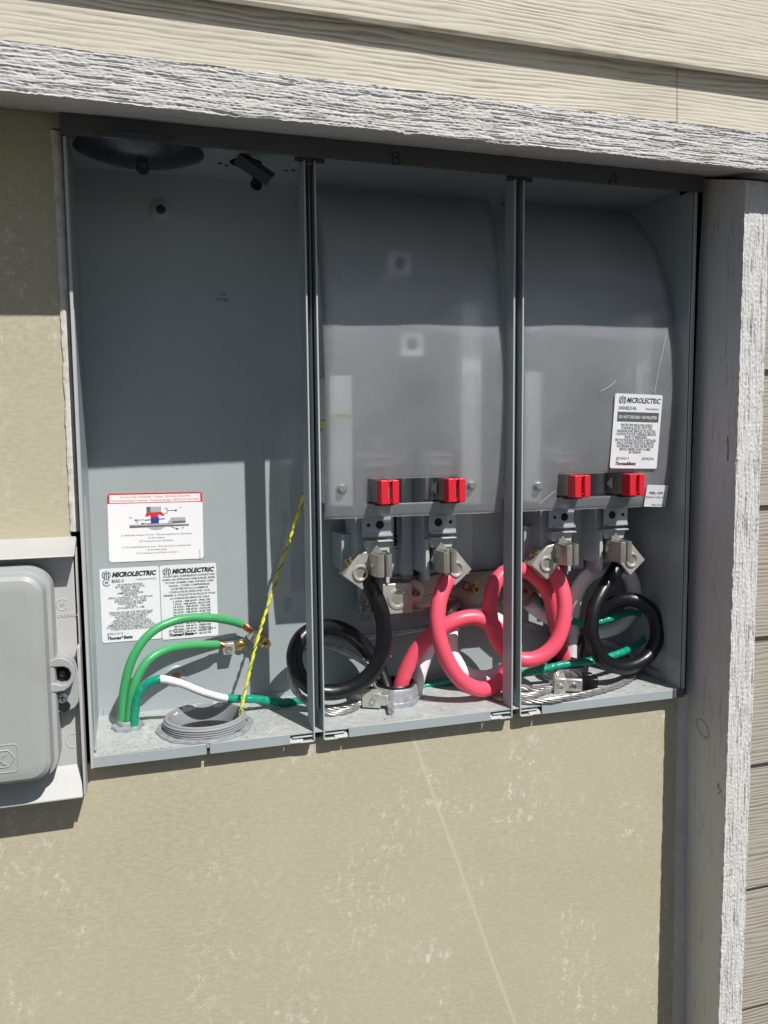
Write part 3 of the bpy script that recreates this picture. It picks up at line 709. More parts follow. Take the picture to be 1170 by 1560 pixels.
L2_ = ['200 A PER/PAR POSITION', '400 A MAX. BUS / MAX. TOTAL', 'CSA ENCL. TYPE 3R', 'CONDUCTOR RANGE', 'GAMME DE CONDUCTEURS', 'LINE/SOURCE', '(DIEU)/1 1/0-600 kcmil   CU/AL 1/0-350 kcmil', '(350 IN-LB/PO-LIV - TC  IN-LB)', 'STUD/BOULON 1/2 600 kcmil MAX', 'LOAD/CHARGE 200 A MAX', '6-250 kcmil', '(275 IN-LB/PO-LIV - 31.1 NM)', '', 'APPROVED FOR USE WITH FIELD INSTALLED', 'CONDUCTOR SIZED AS PER C.E. CODE, PART I', 'ALLOWABLE AMPACITY COLUMN 75°C', 'FOR 3 CONDUCTORS IN RACEWAY', 'APPROUVÉ POUR UTILISATION AVEC', 'CONDUCTEUR INSTALLÉ SUR LE TERRAIN', 'DIMENSIONNÉ SELON LE CCE, PARTIE 1 DE LA', 'COLONNE DE COURANT ADMISSIBLE À 75°C POUR', '3 CONDUCTEURS DANS UNE CANALISATION']
wf = [.42, .50, .32, .28, .44, .22, .74, .52, .54, .42, .18, .46, 0, .74, .70, .56, .50, .62, .68, .78, .84, .70]
y = -.0238
for s, f in zip(L2_, wf):
    if s: put_text(bm, fr, s, Wd*.50, y, .0037, 'C', Wd*f, d=.0006, bold=.00004)
    y -= (Hh-.0365)/22
put_text(bm, fr, 'FT BASE/SOCKET BOX/BOITE', Wd-.004, -.0175, .0028, 'R', .026, d=.0006)
obj('label_text', bm, 'ink', l2, smooth=False)
# right nameplate
fr, Wd, Hh = frame_px((243, 862), (329, 857), (246, 975), D_-.0004)
bm = B(); plate(bm, fr, rrect(0, Wd, -Hh, 0, .003), .0001, .0004)
l3 = obj('nameplate', bm, 'label', enc, label='right maker plate listing compression connectors')
bm = B(); logo_m(bm, fr, .0090, -.0085, .0100)
put_text(bm, fr, 'MICROLECTRIC', .0158, -.0115, .0085, 'L', Wd-.0185, bold=.0005, shear=.25, d=.0006)
put_text(bm, fr, 'Thomas&Betts', .0085, -Hh+.0038, .0056, 'L', .033, bold=.0003, shear=.2, d=.0006)
put_text(bm, fr, '@28-2126-22', .0085, -Hh+.0100, .0042, 'L', .021, d=.0006); put_text(bm, fr, 'CENT #9874', Wd-.003, -Hh+.0095, .0042, 'R', .021, d=.0006)
L3 = [('ACCEPTABLE COMPRESSION CONNECTORS', .92), ('BASED ON APPROVED WIRE RANGE. REFER', .93), ('TO PART NUMBER LABEL FOR MAX. WIRE', .86), ('RANGE - COSSES COMPRESSIBLES', .72), ('ACCEPTÉES SELON LA GAMME DE', .66), ('CONDUCTEURS APPROUVÉS. VOUS', .72), ("REFERER À L'ÉTIQUETTE DE PRODUIT POUR", .92), ('LA CHARGE MAXIMALE DE CABLE', .70)]
y = -.0165
for s, f in L3: put_text(bm, fr, s, Wd*.51, y, .0035, 'C', Wd*f, d=.0006, bold=.00006); y -= .0043
L4 = ['2 AWG - T&B 60107 - PINK DIE', '1 AWG - T&B 60120 - GOLD DIE', '1/0 AWG - T&B 60130 - TAN DIE', '2/0 AWG - T&B 60136 - OLIVE DIE', '3/0 AWG - T&B 60142 - RUBY DIE', '4/0 AWG - T&B 60150 - WHITE DIE', '250 kcmil - T&B 60156 - RED DIE', '300 kcmil - T&B 60161 - BLUE DIE', '350 kcmil - T&B 60165 - BROWN DIE', '400 kcmil - T&B 60171 - GREEN DIE', '500 kcmil - T&B 60178 - PURPLE DIE', '600 kcmil - T&B 60184 - YELLOW DIE', '750 kcmil - T&B 60190 - BLACK DIE']
for s in L4: put_text(bm, fr, s, Wd*.54, y, .0035, 'C', Wd*.66, d=.0006, bold=.0001); y -= .0038
obj('label_text', bm, 'ink', l3, smooth=False)
# a faint two-line stamp high on the back of the left bay
fr = Frame(P(331, 455, D_-.0003), (1, 0, 0), (0, 0, 1)); bm = B()
put_text(bm, fr, '7/ 08', .002, .004, .0045, 'L', .009); put_text(bm, fr, 'IC1401', 0, -.003, .006, 'L', .014); obj('stamp_mark', bm, 'ink_dark', enc, smooth=False)

# ------------------------------------------------------------------ conduit fittings
hub = thing('conduit_adapter', 'wide grey plastic threaded conduit end standing open in the floor of the left bay', 'conduit fitting', HUB)
bm = B(); Ro, Ri = .0505, .0452; prof = [(Ri, -.0112), (Ro-.0045, -.0112), (Ro-.004, .003)]
z = .003
for k_ in range(4):
    prof += [(Ro-.0008, z), (Ro+.0008, z+.0007), (Ro+.0008, z+.0017), (Ro-.0008, z+.0024)]; z += .0028
prof += [(Ro-.001, z), (Ro-.001, z+.0018), (Ro-.002, z+.0026), (Ri+.001, z+.0026), (Ri, z+.001), (Ri, -.0112)]
lathe(bm, HUB, (0, 0, 1), prof, 72, cap=False); obj('threaded_body', bm, 'pvc', hub, ang=40)
bm = B(); lathe(bm, HUB, (0, 0, 1), [(.0518, .0002), (.0590, .0002), (.0595, .0012), (.0590, .0030), (.0575, .0036), (.0518, .0036)], 96, rfun=lambda th: 1+.035*max(0, math.cos(th*8))**3, cap=False); obj('locknut', bm, 'ratio', hub, ang=40)
bm = B(); lathe(bm, HUB+Vector((0, 0, -.0078)), (0, 0, 1), [(.0450, 0), (.0450, .0006)], 40); obj('bore_shade_disc', bm, 'slot', hub)  # dark disc stands in for the shade deep in the bore
bm = B()
for k_ in range(30):
    a = random.choice([random.uniform(1.7, 2.5), random.uniform(1.75, 2.2), random.uniform(.9, 1.2)]); zz = z+random.uniform(-.004, .002)
    p = HUB+Vector((Ri*math.cos(a), Ri*math.sin(a), zz)); bmesh.ops.create_icosphere(bm, subdivisions=2, radius=random.uniform(.0012, .0032), matrix=Matrix.Translation(p) @ Matrix.Rotation(a, 4, 'Z') @ Matrix.Diagonal((.25, 1.5, .8, 1)))
for v in bm.verts: v.co += Vector((noise.noise(v.co*500), noise.noise(v.co*500+Vector((9, 0, 0))), noise.noise(v.co*400)))*.0008
obj('plaster_splash', bm, 'glob', hub)

nut = thing('cable_connector', 'small silver lock ring where three green wires enter the left bay', 'conduit fitting', NUT)
bm = B(); lathe(bm, NUT, (0, 0, 1), [(.0125, .0002), (.0185, .0002), (.0190, .0012), (.0188, .0042), (.0175, .0048), (.0125, .0048)], 64, rfun=lambda th: 1+.07*math.cos(th*8), cap=False); obj('locknut', bm, 'ratio', nut, ang=40)
bm = B(); lathe(bm, NUT, (0, 0, 1), [(.0098, -.01), (.0125, -.01), (.0127, .0095), (.0115, .0105), (.0100, .0100), (.0098, -.01)], 40, cap=False); obj('throat', bm, 'ratio', nut)

def bushing(c, label, lugang):
    t = thing('grounding_bushing', label, 'conduit fitting', c)
    b = B(); lathe(b, c, (0, 0, 1), [(.0270, .0003), (.0318, .0003), (.0325, .0025), (.0325, .0060), (.0305, .0068), (.0305, .0225), (.0295, .0245), (.0270, .0245)], 96, rfun=lambda th: 1+.035*(1 if math.cos(th*7) > .5 else 0), cap=False); obj('ring', b, 'ratio', t, ang=40)
    b = B(); lathe(b, c, (0, 0, 1), [(.0225, -.03), (.0268, -.03), (.0268, .0265), (.0255, .0280), (.0235, .0270), (.0225, -.03)], 48, cap=False); obj('insulated_throat', b, 'cable_black', t)
    return t
bush = bushing(BSH, 'silver grounding bushing on the middle bay floor with red and white cables rising out', 0)
m4 = Matrix.Translation(BSH+Vector((-.041, -.020, .012))) @ Matrix.Rotation(math.radians(-28), 4, 'Z')
bm = B(); box(bm, -.012, .014, -.004, .014, -.010, .011, m4); box(bm, .012, .024, -.002, .003, -.007, .008, m4); box(bm, -.030, -.012, .0, .012, -.008, .008, m4)
lg = obj('ground_lug', bm, 'alu', bush, bevel=.0014)
bm = B(); lathe(bm, m4 @ Vector((.004, -.0035, 0)), m4.to_3x3() @ Vector((0, -1, 0)), [(.0042, 0), (.0045, .001), (.0040, .0028), (.0028, .003), (.0022, .0016)], 18); obj('set_screw', bm, 'zinc', lg)
bus2 = bushing(BS2, 'grounding bushing half hidden behind the wires on the right bay floor', 0)
m4 = Matrix.Translation(P(863, 1043, .034)) @ Matrix.Rotation(math.radians(-22), 4, 'Z') @ Matrix.Rotation(math.radians(10), 4, 'X')
bm = B(); box(bm, -.018, -.0015, -.006, .014, -.013, .012, m4); box(bm, -.0015, .022, -.002, .004, -.010, .009, m4)
lg = obj('ground_lug', bm, 'alu', bus2, bevel=.0016)
for dx, dy in ((-.010, -.0065), (.009, -.0025)):
    bm = B(); lathe(bm, m4 @ Vector((dx, dy+.0005, -.001)), m4.to_3x3() @ Vector((0, -1, 0)), [(.0052, 0), (.0055, .001), (.0046, .0026)], 20); s_ = obj('set_screw', bm, 'zinc', lg)
    bm = B(); box(bm, dx-.0042, dx+.0042, dy-.0026, dy-.0021, -.0015, -.0005, m4); obj('screw_slot', bm, 'slot', lg)
bm = B(); box(bm, .022, .036, .0, .010, -.010, .016, m4); box(bm, .031, .044, -.002, .014, -.012, .010, m4); obj('lug_cover', bm, 'cable_black', bus2, bevel=.002)

# ------------------------------------------------------------------ cables
def cable(name, pts, r, m, label, cat='cable', per=10, n=18, sm=6, group=None, wob=.02, cap=True):
    path = smooth_path(spline(px(pts) if len(pts[0]) == 3 and pts[0][0] > 5 else pts, per), sm)
    bm = B(); tube(bm, path, r, n, cap, wob, seed=random.random()*50); o = obj(name, bm, m, None, ang=80); tag(o, label, cat, group); return o, path
RC = .0108
cable('black_cable', [(552, 862, .060), (560, 885, .052), (575, 915, .046), (585, 950, .046), (583, 990, .048), (565, 1027, .052), (530, 1050, .056), (490, 1054, .060), (460, 1035, .064), (448, 1002, .070), (460, 970, .080), (492, 955, .092), (528, 962, .104), (558, 988, .110), (580, 1025, .100), (592, 1062, .085), (594, 1100, .080)], RC, 'cable_black', 'thick black cable looping round the divider between left and middle bays')
cable('red_cable', [(606, 1100, .078), (607, 1062, .078), (618, 1022, .074), (643, 980, .067), (683, 950, .058), (722, 940, .055), (755, 956, .052), (776, 990, .052), (770, 1028, .050), (742, 1050, .044), (706, 1040, .036), (680, 1004, .034), (667, 960, .036), (669, 915, .044), (684, 878, .056), (690, 868, .060)], RC, 'cable_red', 'thick red cable rising from the middle bushing, looping left of the second divider')
cable('red_cable', [(862, 1060, .125), (860, 1012, .118), (848, 960, .105), (836, 905, .088), (808, 873, .074), (778, 868, .066), (754, 888, .060), (746, 928, .056), (756, 972, .052), (785, 1002, .049), (820, 1002, .042), (848, 978, .038), (860, 935, .040), (856, 895, .050), (840, 862, .062)], RC, 'cable_red', 'thick red cable looping behind the second divider, clamped in the right bay')
cable('white_cable', [(630, 1100, .090), (633, 1055, .090), (645, 1008, .094), (665, 968, .096), (705, 940, .092), (750, 940, .086), (782, 968, .080), (780, 1008, .080), (745, 1031, .080), (708, 1024, .084), (688, 990, .092), (690, 955, .105), (700, 935, .112)], .0098, 'cable_white', 'thick white cable looping behind the red one in the middle bay')
cable('white_cable', [(869, 1060, .128), (868, 1000, .122), (871, 940, .114), (880, 898, .104), (903, 872, .096), (940, 862, .104), (963, 885, .104), (965, 925, .112), (940, 955, .122), (900, 962, .128), (855, 950, .124), (820, 930, .118), (802, 915, .114)], .0112, 'cable_white', 'thick pale cable arching behind the black one in the right bay')
cable('black_cable', [(886, 1075, .125), (885, 1035, .120), (890, 985, .112), (905, 945, .098), (935, 918, .084), (968, 914, .070), (995, 935, .060), (1001, 970, .052), (985, 1002, .045), (950, 1017, .040), (918, 1005, .038), (901, 970, .038), (903, 932, .042), (918, 900, .050), (938, 868, .064), (942, 860, .068)], RC, 'cable_black', 'thick black cable looping at the right end of the right bay')
# solid green wires to the two lugs of the left bay
def copper_end(a, b, r, parent):
    bm = B(); strands(bm, lin3(a, b, 8), r*.52, r*.42, 6, .03); return obj('bare_end', bm, 'copper', parent)
def lin3(a, b, n): return [a.lerp(b, i/n) for i in range(n+1)]
def green_wire(pts, tip, label):
    path = smooth_path(spline(px(pts), 10), 5); t = thing('green_wire', label, 'wire', path[0], 'green wires from the small lock ring')
    bm = B(); tube(bm, path, .0056, 16, True, .03, random.random()*9); obj('jacket', bm, 'cable_green', t, ang=80)
    bm = B(); strands(bm, smooth_path(spline([path[-1]]+px(tip), 5), 1), .0028, .0017, 6, .035); obj('bare_end', bm, 'copper', t)
green_wire([(184, 1125, .092), (186, 1095, .090), (189, 1050, .084), (203, 1000, .082), (232, 962, .088), (275, 943, .098), (320, 941, .110), (352, 946, .122), (368, 951, .128)], [(378, 958, .130), (386, 964, .134)], 'upper green wire bending over to the tilted lug in the left bay')
green_wire([(196, 1125, .088), (197, 1095, .086), (203, 1050, .080), (222, 1010, .084), (252, 990, .096), (290, 983, .112), (325, 982, .124), (331, 982, .128)], [(337, 983, .131), (345, 984, .132)], 'lower green wire bending over to the level lug in the left bay')
# long white wire wrapped in green tape, running through all three bays
pts = [(204, 1125, .082), (205, 1090, .080), (212, 1055, .074), (238, 1035, .070), (272, 1040, .072), (310, 1055, .078), (345, 1064, .088), (390, 1065, .098), (430, 1070, .106), (470, 1066, .116), (510, 1056, .122), (545, 1050, .126), (600, 1052, .130), (650, 1045, .128), (700, 1036, .118), (760, 1030, .100), (810, 1024, .078), (855, 1013, .068), (905, 1006, .064), (948, 994, .072), (980, 975, .092), (988, 948, .105), (965, 932, .104), (930, 942, .092), (890, 950, .088), (850, 938, .092), (818, 912, .110), (808, 903, .118)]
path = smooth_path(spline(px(pts), 10), 5)
t = thing('taped_wire', 'long white wire wrapped in green tape running along the floor of all three bays', 'wire', path[0])
i0 = 30; i1 = 62
def taped(a, b, seed):
    p = path[a:b+1]; bm = B(); n = 16; fr_ = frames(p); rings = []; L_ = 0
    dense = []
    for i in range(len(p)-1):
        for q in range(4): dense.append(p[i].lerp(p[i+1], q/4))
    dense.append(p[-1]); fr_ = frames(dense)
    for i, c in enumerate(dense):
        if i: L_ += (dense[i]-dense[i-1]).length
        ring = []
        for k_ in range(n):
            th = 2*PI*k_/n; ph = ((L_/.0125+k_/n) % 1.); r = .0052*(1+.13*ph+.05*noise.noise(Vector((i*.3+seed, math.cos(th)*2, math.sin(th)*2))))
            ring.append(bm.verts.new(c+fr_[i][0]*r*math.cos(th)+fr_[i][1]*r*math.sin(th)))
        rings.append(ring)
    for i in range(len(rings)-1):
        for k_ in range(n): bm.faces.new((rings[i][k_], rings[i][(k_+1) % n], rings[i+1][(k_+1) % n], rings[i+1][k_]))
    bm.faces.new(rings[0]); bm.faces.new(rings[-1][::-1])
    return obj('tape_wrap', bm, 'tape', t, ang=50)
taped(0, i0+2, 1.); taped(i1-2, len(path)-1, 5.)
bm = B(); tube(bm, path[i0-2:i1+3], .0050, 16, True, .02); obj('jacket', bm, 'cable_white', t, ang=80)
# bare stranded wires
def bare(pts, label, R=.0031, rs=.0016, pitch=.085):
    bm = B(); strands(bm, smooth_path(spline(px(pts, R+rs+.0004), 9), 2), R, rs, 6, pitch); o = obj('bare_wire', bm, 'wire', None, ang=80); return tag(o, label, 'wire')
bare([(690, 950, .128), (640, 958, .130), (580, 968, .134), (530, 972, .134), (490, 968, .128), (460, 985, .114), (444, 1015, .100), (446, 1045, .092), (465, 1066, .088), (500, 1079, .084), (540, 1074, .078), (566, 1064, .070)], 'bare stranded wire curling behind the left black loop to the middle bushing lug')
bare([(596, 1085, .086), (590, 1055, .086), (572, 1025, .094), (545, 1003, .106), (505, 985, .116), (468, 985, .112), (448, 1010, .096), (447, 1040, .086), (462, 1066, .080), (500, 1086, .072), (530, 1082, .074), (545, 1075, .080)], 'second bare stranded wire rising out of the middle bushing beside the black cable', .0028, .0015)
bare([(848, 1040, .040), (851, 1026, .046), (866, 1026, .056), (884, 1034, .064), (893, 1050, .070)], 'short bare stranded wire clamped in the lug on the floor of the right bay')
bare([(842, 1046, .042), (815, 1050, .050), (795, 1047, .060), (775, 1052, .085), (768, 1060, .075), (790, 1067, .050), (830, 1068, .040), (870, 1062, .040), (910, 1053, .050), (950, 1040, .072), (972, 1022, .098), (965, 1000, .118), (935, 984, .128), (905, 975, .132), (860, 968, .136), (820, 960, .136), (790, 950, .136)], 'long bare stranded wire lying in a curve along the front floor of the right bay')
bare([(840, 1050, .044), (815, 1058, .046), (790, 1060, .064), (770, 1066, .066), (745, 1056, .075), (740, 1047, .09)], 'bare stranded wire running left from the floor lug of the right bay', .0028, .0015)
# yellow pull rope
pts = [(362, 1120, .055), (366, 1088, .060), (374, 1050, .064), (388, 990, .072), (404, 935, .082), (424, 872, .090), (445, 810, .092), (462, 757, .088), (474, 715, .080), (484, 672, .070), (489, 648, .058), (497, 638, .045), (520, 634, .042), (538, 630, .045)]
path = smooth_path(spline(px(pts), 14), 4)
t = thing('pull_rope', 'thin yellow twisted rope rising from the wide conduit and passing behind the first divider', 'rope', path[0])
bm = B(); strands(bm, path, .0012, .0012, 2, .024, 8, core=False); obj('yellow_strand', bm, 'yellow', t, ang=80)
fr_ = frames(path); L_ = 0; q = []
for i, p in enumerate(path):
    if i: L_ += (path[i]-path[i-1]).length
    a = 2*PI*(.27+L_/.027); q.append(p+(fr_[i][0]*math.cos(a)+fr_[i][1]*math.sin(a))*.0019)
bm = B(); tube(bm, q, .0007, 6); obj('green_tracer', bm, 'rope_green', t)

# ground lugs on the back of the left bay
def back_lug(cx_, cz_, ang, label, blockx, screwx):
    t = thing('ground_lug', label, 'wire lug', (cx_, D_-.001, cz_), 'wire lugs on the back of the left bay')
    m4 = Matrix.Translation((cx_, D_-.0003, cz_)) @ Matrix.Rotation(ang, 4, 'Y')
    b = B(); box(b, -.018, .018, -.0028, 0, -.0078, .0078, m4); obj('tang', b, 'alu', t, bevel=.0006)
    b = B(); box(b, blockx-.0078, blockx+.0078, -.018, -.0026, -.0078, .0078, m4); o = obj('clamp_block', b, 'alu', t, bevel=.0008)
    b = B(); lathe(b, m4 @ Vector((blockx, -.0178, 0)), (0, -1, 0), [(.0052, 0), (.0052, .0012), (.0040, .0014), (.0032, .0004)], 20); obj('set_screw', b, 'zinc', o)
    b = B(); lathe(b, m4 @ Vector((screwx, -.0026, 0)), (0, -1, 0), [(.0080, 0), (.0078, .0016), (.0062, .0038), (.0035, .0048), (.001, .0050)], 26); o = obj('mounting_screw', b, 'brass', t)
    b = B(); f_ = m4 @ Vector((screwx, -.0078, 0)); box(b, f_.x-.0036, f_.x+.0036, f_.y-.0003, f_.y+.0012, f_.z-.0005, f_.z+.0005); box(b, f_.x-.0005, f_.x+.0005, f_.y-.0004, f_.y+.0011, f_.z-.0036, f_.z+.0036); obj('screw_slot', b, 'slot', o)
p = P(396, 975, .138); back_lug(p.x, p.z, math.radians(42), 'silver wire lug tilted downward with the upper green wire in it', -.0095, .0085)
p = P(358, 985, .138); back_lug(p.x, p.z, math.radians(-2), 'silver wire lug lying level with the lower green wire in it', -.0095, .0085)

# ------------------------------------------------------------------ meter sockets
def hexrec(bm_parent, c, r, m='slot', name='hex_recess'):
    b = B(); lathe(b, c, (0, -1, 0), [(r, -.0002), (r, .0004)], 6); return obj(name, b, m, bm_parent, smooth=False)
def make_socket(c1, c2, label, rails, letter=None):
    xm = (c1+c2)/2+.012
    t = thing('meter_socket', label, 'meter socket', (xm, D_, .15))
    # centre channel of the mounting bracket: plate with holes and a long slot, folded walls
    bm = B(); z0, z1 = .166, .330
    box(bm, c1+.020, c2-.012, .115, .117, z0, z1); box(bm, c1+.018, c1+.020, .060, .117, z0, z1); box(bm, c2-.012, c2-.010, .060, D_-.001, z0-.004, z1)
    box(bm, c1+.052, c1+.054, .098, .115, z0, z1); box(bm, c1+.066, c1+.068, .098, .115, z0, z1); box(bm, c1+.054, c1+.066, .098, .0995, z0, z1)
    br = obj('mounting_bracket', bm, 'bracket', t, bevel=.0006)
    bm = B()
    for zz, r in ((.320, .0045), (.292, .0045), (.252, .0050), (.236, .0042), (.190, .0058)): lathe(bm, (c1+.035, .1149, zz), (0, -1, 0), [(r, 0), (r, .0003)], 18)
    box(bm, c1+.0455, c1+.0495, .1143, .1149, .212, .300)
    obj('bracket_hole', bm, 'black', br)
    if letter:
        o = mark([[(600, 816), (606, 817), (608, 822), (603, 825)], [(603, 825), (609, 828), (608, 835), (601, 836)]], 'marker_number', .0011, .1148, 'marker', br)
    # side rails that carry the plastic shield
    for (xr, yy, zt, zb, wd) in rails:
        b = B(); box(b, xr-wd/2, xr+wd/2, yy, yy+.002, zb, zt); box(b, xr-wd/2, xr-wd/2+.002, yy+.002, D_-.001, zb, zt); box(b, xr+wd/2-.002, xr+wd/2, yy+.002, D_-.001, zb, zt)
        obj('shield_rail', b, 'rail', t, bevel=.0008)
    for s, c in ((-1, c1), (1, c2)):
        # moulded support block with upper front plate
        bm = B(); box(bm, c-.021+(-.004 if s < 0 else 0), c+.017, .060, .114, .180, .345)
        if s < 0: box(bm, c-.038, c-.024, .085, D_-.002, .185, .235)
        blk = obj('support_block', bm, 'bracket', t, bevel=.001)
        bm = B(); prism(bm, rrect(c-.017-(.003 if s < 0 else 0), c+.0195+(.002 if s > 0 else 0), .2355, .2620, .0035, 3), .0445, .0470); box(bm, c-.017, c+.020, .0470, .0600, .2590, .2615); box(bm, c-.013, c+.021, .0425, .0446, .2355, .2392)
        pt = obj('front_plate', bm, 'bracket', blk, bevel=.0006)
        bm = B(); lathe(bm, (c+.001*-s+.003*(1 if s < 0 else -1), .0444, .2510), (0, -1, 0), [(.0056, 0), (.0056, .0003)], 22); lathe(bm, (c+(-.0125 if s < 0 else .0125)+.001, .0444, .2510), (0, -1, 0), [(.0024, 0), (.0024, .0003)], 14)
        obj('plate_hole', bm, 'black', pt)
        for zt in (.2300, .3400):            # lipped shelf over each jaw
            bm = B(); box(bm, c-.016, c+.020, .0380, .0600, zt-.0010, zt+.0008)
            prism(bm, [(c-.017, zt-.0012), (c+.019, zt-.0012), (c+.015, zt-.0135), (c-.013, zt-.0135)], .0445, .0600)
            box(bm, c+(.0135 if s < 0 else -.020), c+(.0185 if s < 0 else -.0145), .050, .062, zt-.058, zt-.002)
            obj('jaw_shelf', bm, 'rim', blk, bevel=.0007)
        # jaws: two folded spring leaves each side of a slot
        for which in ('lower', 'upper'):
            z0_, z1_ = ((.1865, .2150) if which == 'lower' else (.2830, .3105)); yf = .014 if which == 'lower' else -.002
            bm = B(); x0_, x1_ = c-.0095, c+.0165; sh_ = .0022
            if which == 'lower':
                leaf = [(-.0165, .055), (-.0160, yf+.010), (-.0120, yf+.002), (-.0065, yf), (-.0022, yf+.002), (-.0006, yf+.010), (-.0012, yf+.020), (-.0020, yf+.020), (-.0022, yf+.011), (-.0040, yf+.0045), (-.0070, yf+.0025), (-.0110, yf+.0045), (-.0140, yf+.011), (-.0150, .055)]
                def leafs(pts, flip):
                    q = [(c+.0026+(-a if flip else a)*.82, b) for a, b in pts]
                    lo = [bm.verts.new((a, b, z0_)) for a, b in q]; hi = [bm.verts.new((a, b, z1_)) for a, b in q]; n = len(q)
                    for i in range(n): bm.faces.new((lo[i], lo[(i+1) % n], hi[(i+1) % n], hi[i]))
                    for side in (lo, hi):
                        h = n//2
                        for i in range(h-1): bm.faces.new((side[i], side[i+1], side[n-2-i], side[n-1-i]))
                leafs(leaf, False); leafs([(a*.86, b+.001) for a, b in leaf], True)
                box(bm, c-.0105, c+.0135, .046, .050, z0_, z1_)
            else:
                box(bm, c-.0080, c-.0065, yf+.004, .055, z0_, z1_); box(bm, c+.0125, c+.0140, yf+.004, .055, z0_, z1_); box(bm, c-.0066, c+.0125, yf+.012, .014+yf, z0_+.001, z1_-.001)
                box(bm, c-.0005, c+.0065, yf+.0035, yf+.0120, z0_+.003, z1_-.003)
            # little pointed tongue of the spring leaf
            if which == 'lower': prism(bm, [(c-.0125, z1_+.0002), (c+.0055, z1_+.0002), (c-.0035, z1_+.0105)], .034, .0355)
            if s > 0: 
                b_x = c-.0096; vv = [bm.verts.new(q) for q in ((b_x, .036, z0_+.006), (b_x, .036, z1_-.004), (b_x-.0075, .040, (z0_+z1_)/2), (b_x, .044, z0_+.006), (b_x, .044, z1_-.004))]
                bm.faces.new((vv[0], vv[1], vv[2])); bm.faces.new((vv[3], vv[2], vv[4])); bm.faces.new((vv[1], vv[4], vv[2])); bm.faces.new((vv[0], vv[2], vv[3]))
            j = obj('jaw', bm, 'alu_dull', t, bevel=.0004, label=('silver lower jaw' if which == 'lower' else 'silver upper jaw with a red tip'))
            if which == 'upper':
                b = B(); zt, zb_ = z1_+.0012, z0_-.0015
                xa, xb = c-.0088, c+.0150; g0, g1 = c+.0012, c+.0060
                box(b, xa, g0, yf-.003, yf+.017, zb_, zt); box(b, g1, xb, yf-.003, yf+.017, zb_, zt); box(b, g0, g1, yf-.0015, yf+.016, zt-.0030, zt-.0003); box(b, g0, g1, yf+.0005, yf+.016, zb_+.0003, zb_+.0030)
                box(b, g0-.0001, g0+.0022, yf-.0010, yf+.006, zt-.0062, zt-.0030); box(b, g1-.0022, g1+.0001, yf-.0010, yf+.006, zb_+.0030, zb_+.0055)
                obj('red_tip', b, 'red_plastic', j, bevel=.0012, seg=3)
                b = B(); box(b, c-.0085, c+.015, yf+.018, .055, z0_-.0045, z0_-.0018); obj('jaw_base', b, 'slot', j)
    return t
def rail(x, ytop, ybot, Y, wpx, ):
    a = P(x, ytop, Y); b = P(x, ybot, Y); return (a.x, Y, a.z, b.z, wpx/FPX*1.1)
c1, c2, c3, c4 = .3585, .4480, .6290, .7135
s1 = make_socket(c1, c2, 'meter socket of the middle bay with two red-tipped upper jaws', [rail(519, 572, 771, .052, 32), rail(718, 462, 768, .052, 32)], '3')
s2 = make_socket(c3, c4, 'meter socket of the right bay with two red-tipped upper jaws', [rail(812, 566, 765, .052, 28), rail(983, 480, 762, .060, 30)])
# cable lugs: a 45 degree block under each lower jaw
def cable_lug(t, px_c, Y, ang, side, label):
    p = P(px_c[0], px_c[1], Y); R_ = Matrix.Translation(p) @ Matrix.Rotation(ang, 4, 'Y')
    h = .0165
    bm = B(); prism(bm, [(-h, -h), (h, -h), (h, h+.004), (h*.55, h+.018), (-h*.35, h+.018), (-h, h+.002)], 0, .028, R_)
    lg = obj('cable_lug', bm, 'alu', t, bevel=.0012, label=label)
    bm = B(); lathe(bm, p+Vector((0, .0002, 0)), (0, -1, 0), [(.0108, 0), (.0110, .0016), (.0098, .0030), (.0078, .0026), (.0070, .0004)], 30); sc = obj('set_screw', bm, 'alu', lg)
    b = B(); lathe(b, p+Vector((0, -.0002, 0)), (0, -1, 0), [(.0050, 0), (.0050, .0004)], 6); obj('hex_recess', b, 'alu_dull', sc, smooth=False)
    return lg, R_, p
def strand_ends(lg, R_, lx, lz, dirx, dirz, m='copper'):
    bm = B(); c = R_ @ Vector((lx, .014, lz)); d = (R_.to_3x3() @ Vector((dirx, 0, dirz))).normalized(); u, v, a = basis(d)
    for k_ in range(26):
        th = k_*2.4; rr = .0088*math.sqrt(k_/26); q = c+u*rr*math.cos(th)+v*rr*math.sin(th); ln = random.uniform(.003, .0065)
        lathe(bm, q-d*.004, d, [(.00105, 0), (.00105, .004+ln)], 7)
    return obj('strand_ends', bm, m, lg)
old_cu = mat('dull_strand_ends', (.50, .42, .28), .4, .85, vary=(300, (.16, .10, .06), .45, .6)); M['old'] = old_cu
lg, R_, p = cable_lug(s1, (549, 873), .046, math.radians(38), -1, 'diamond-set cable lug with black cable'); strand_ends(lg, R_, -.0165, .003, -1, 0, 'old')
lg, R_, p = cable_lug(s1, (695, 867), .046, math.radians(-40), 1, 'diamond-set cable lug with red cable')
lg, R_, p = cable_lug(s2, (833, 859), .046, math.radians(42), -1, 'diamond-set cable lug with red cable'); strand_ends(lg, R_, -.0165, .003, -1, 0, 'old')
lg, R_, p = cable_lug(s2, (962, 853), .050, math.radians(-42), 1, 'diamond-set cable lug with black cable')

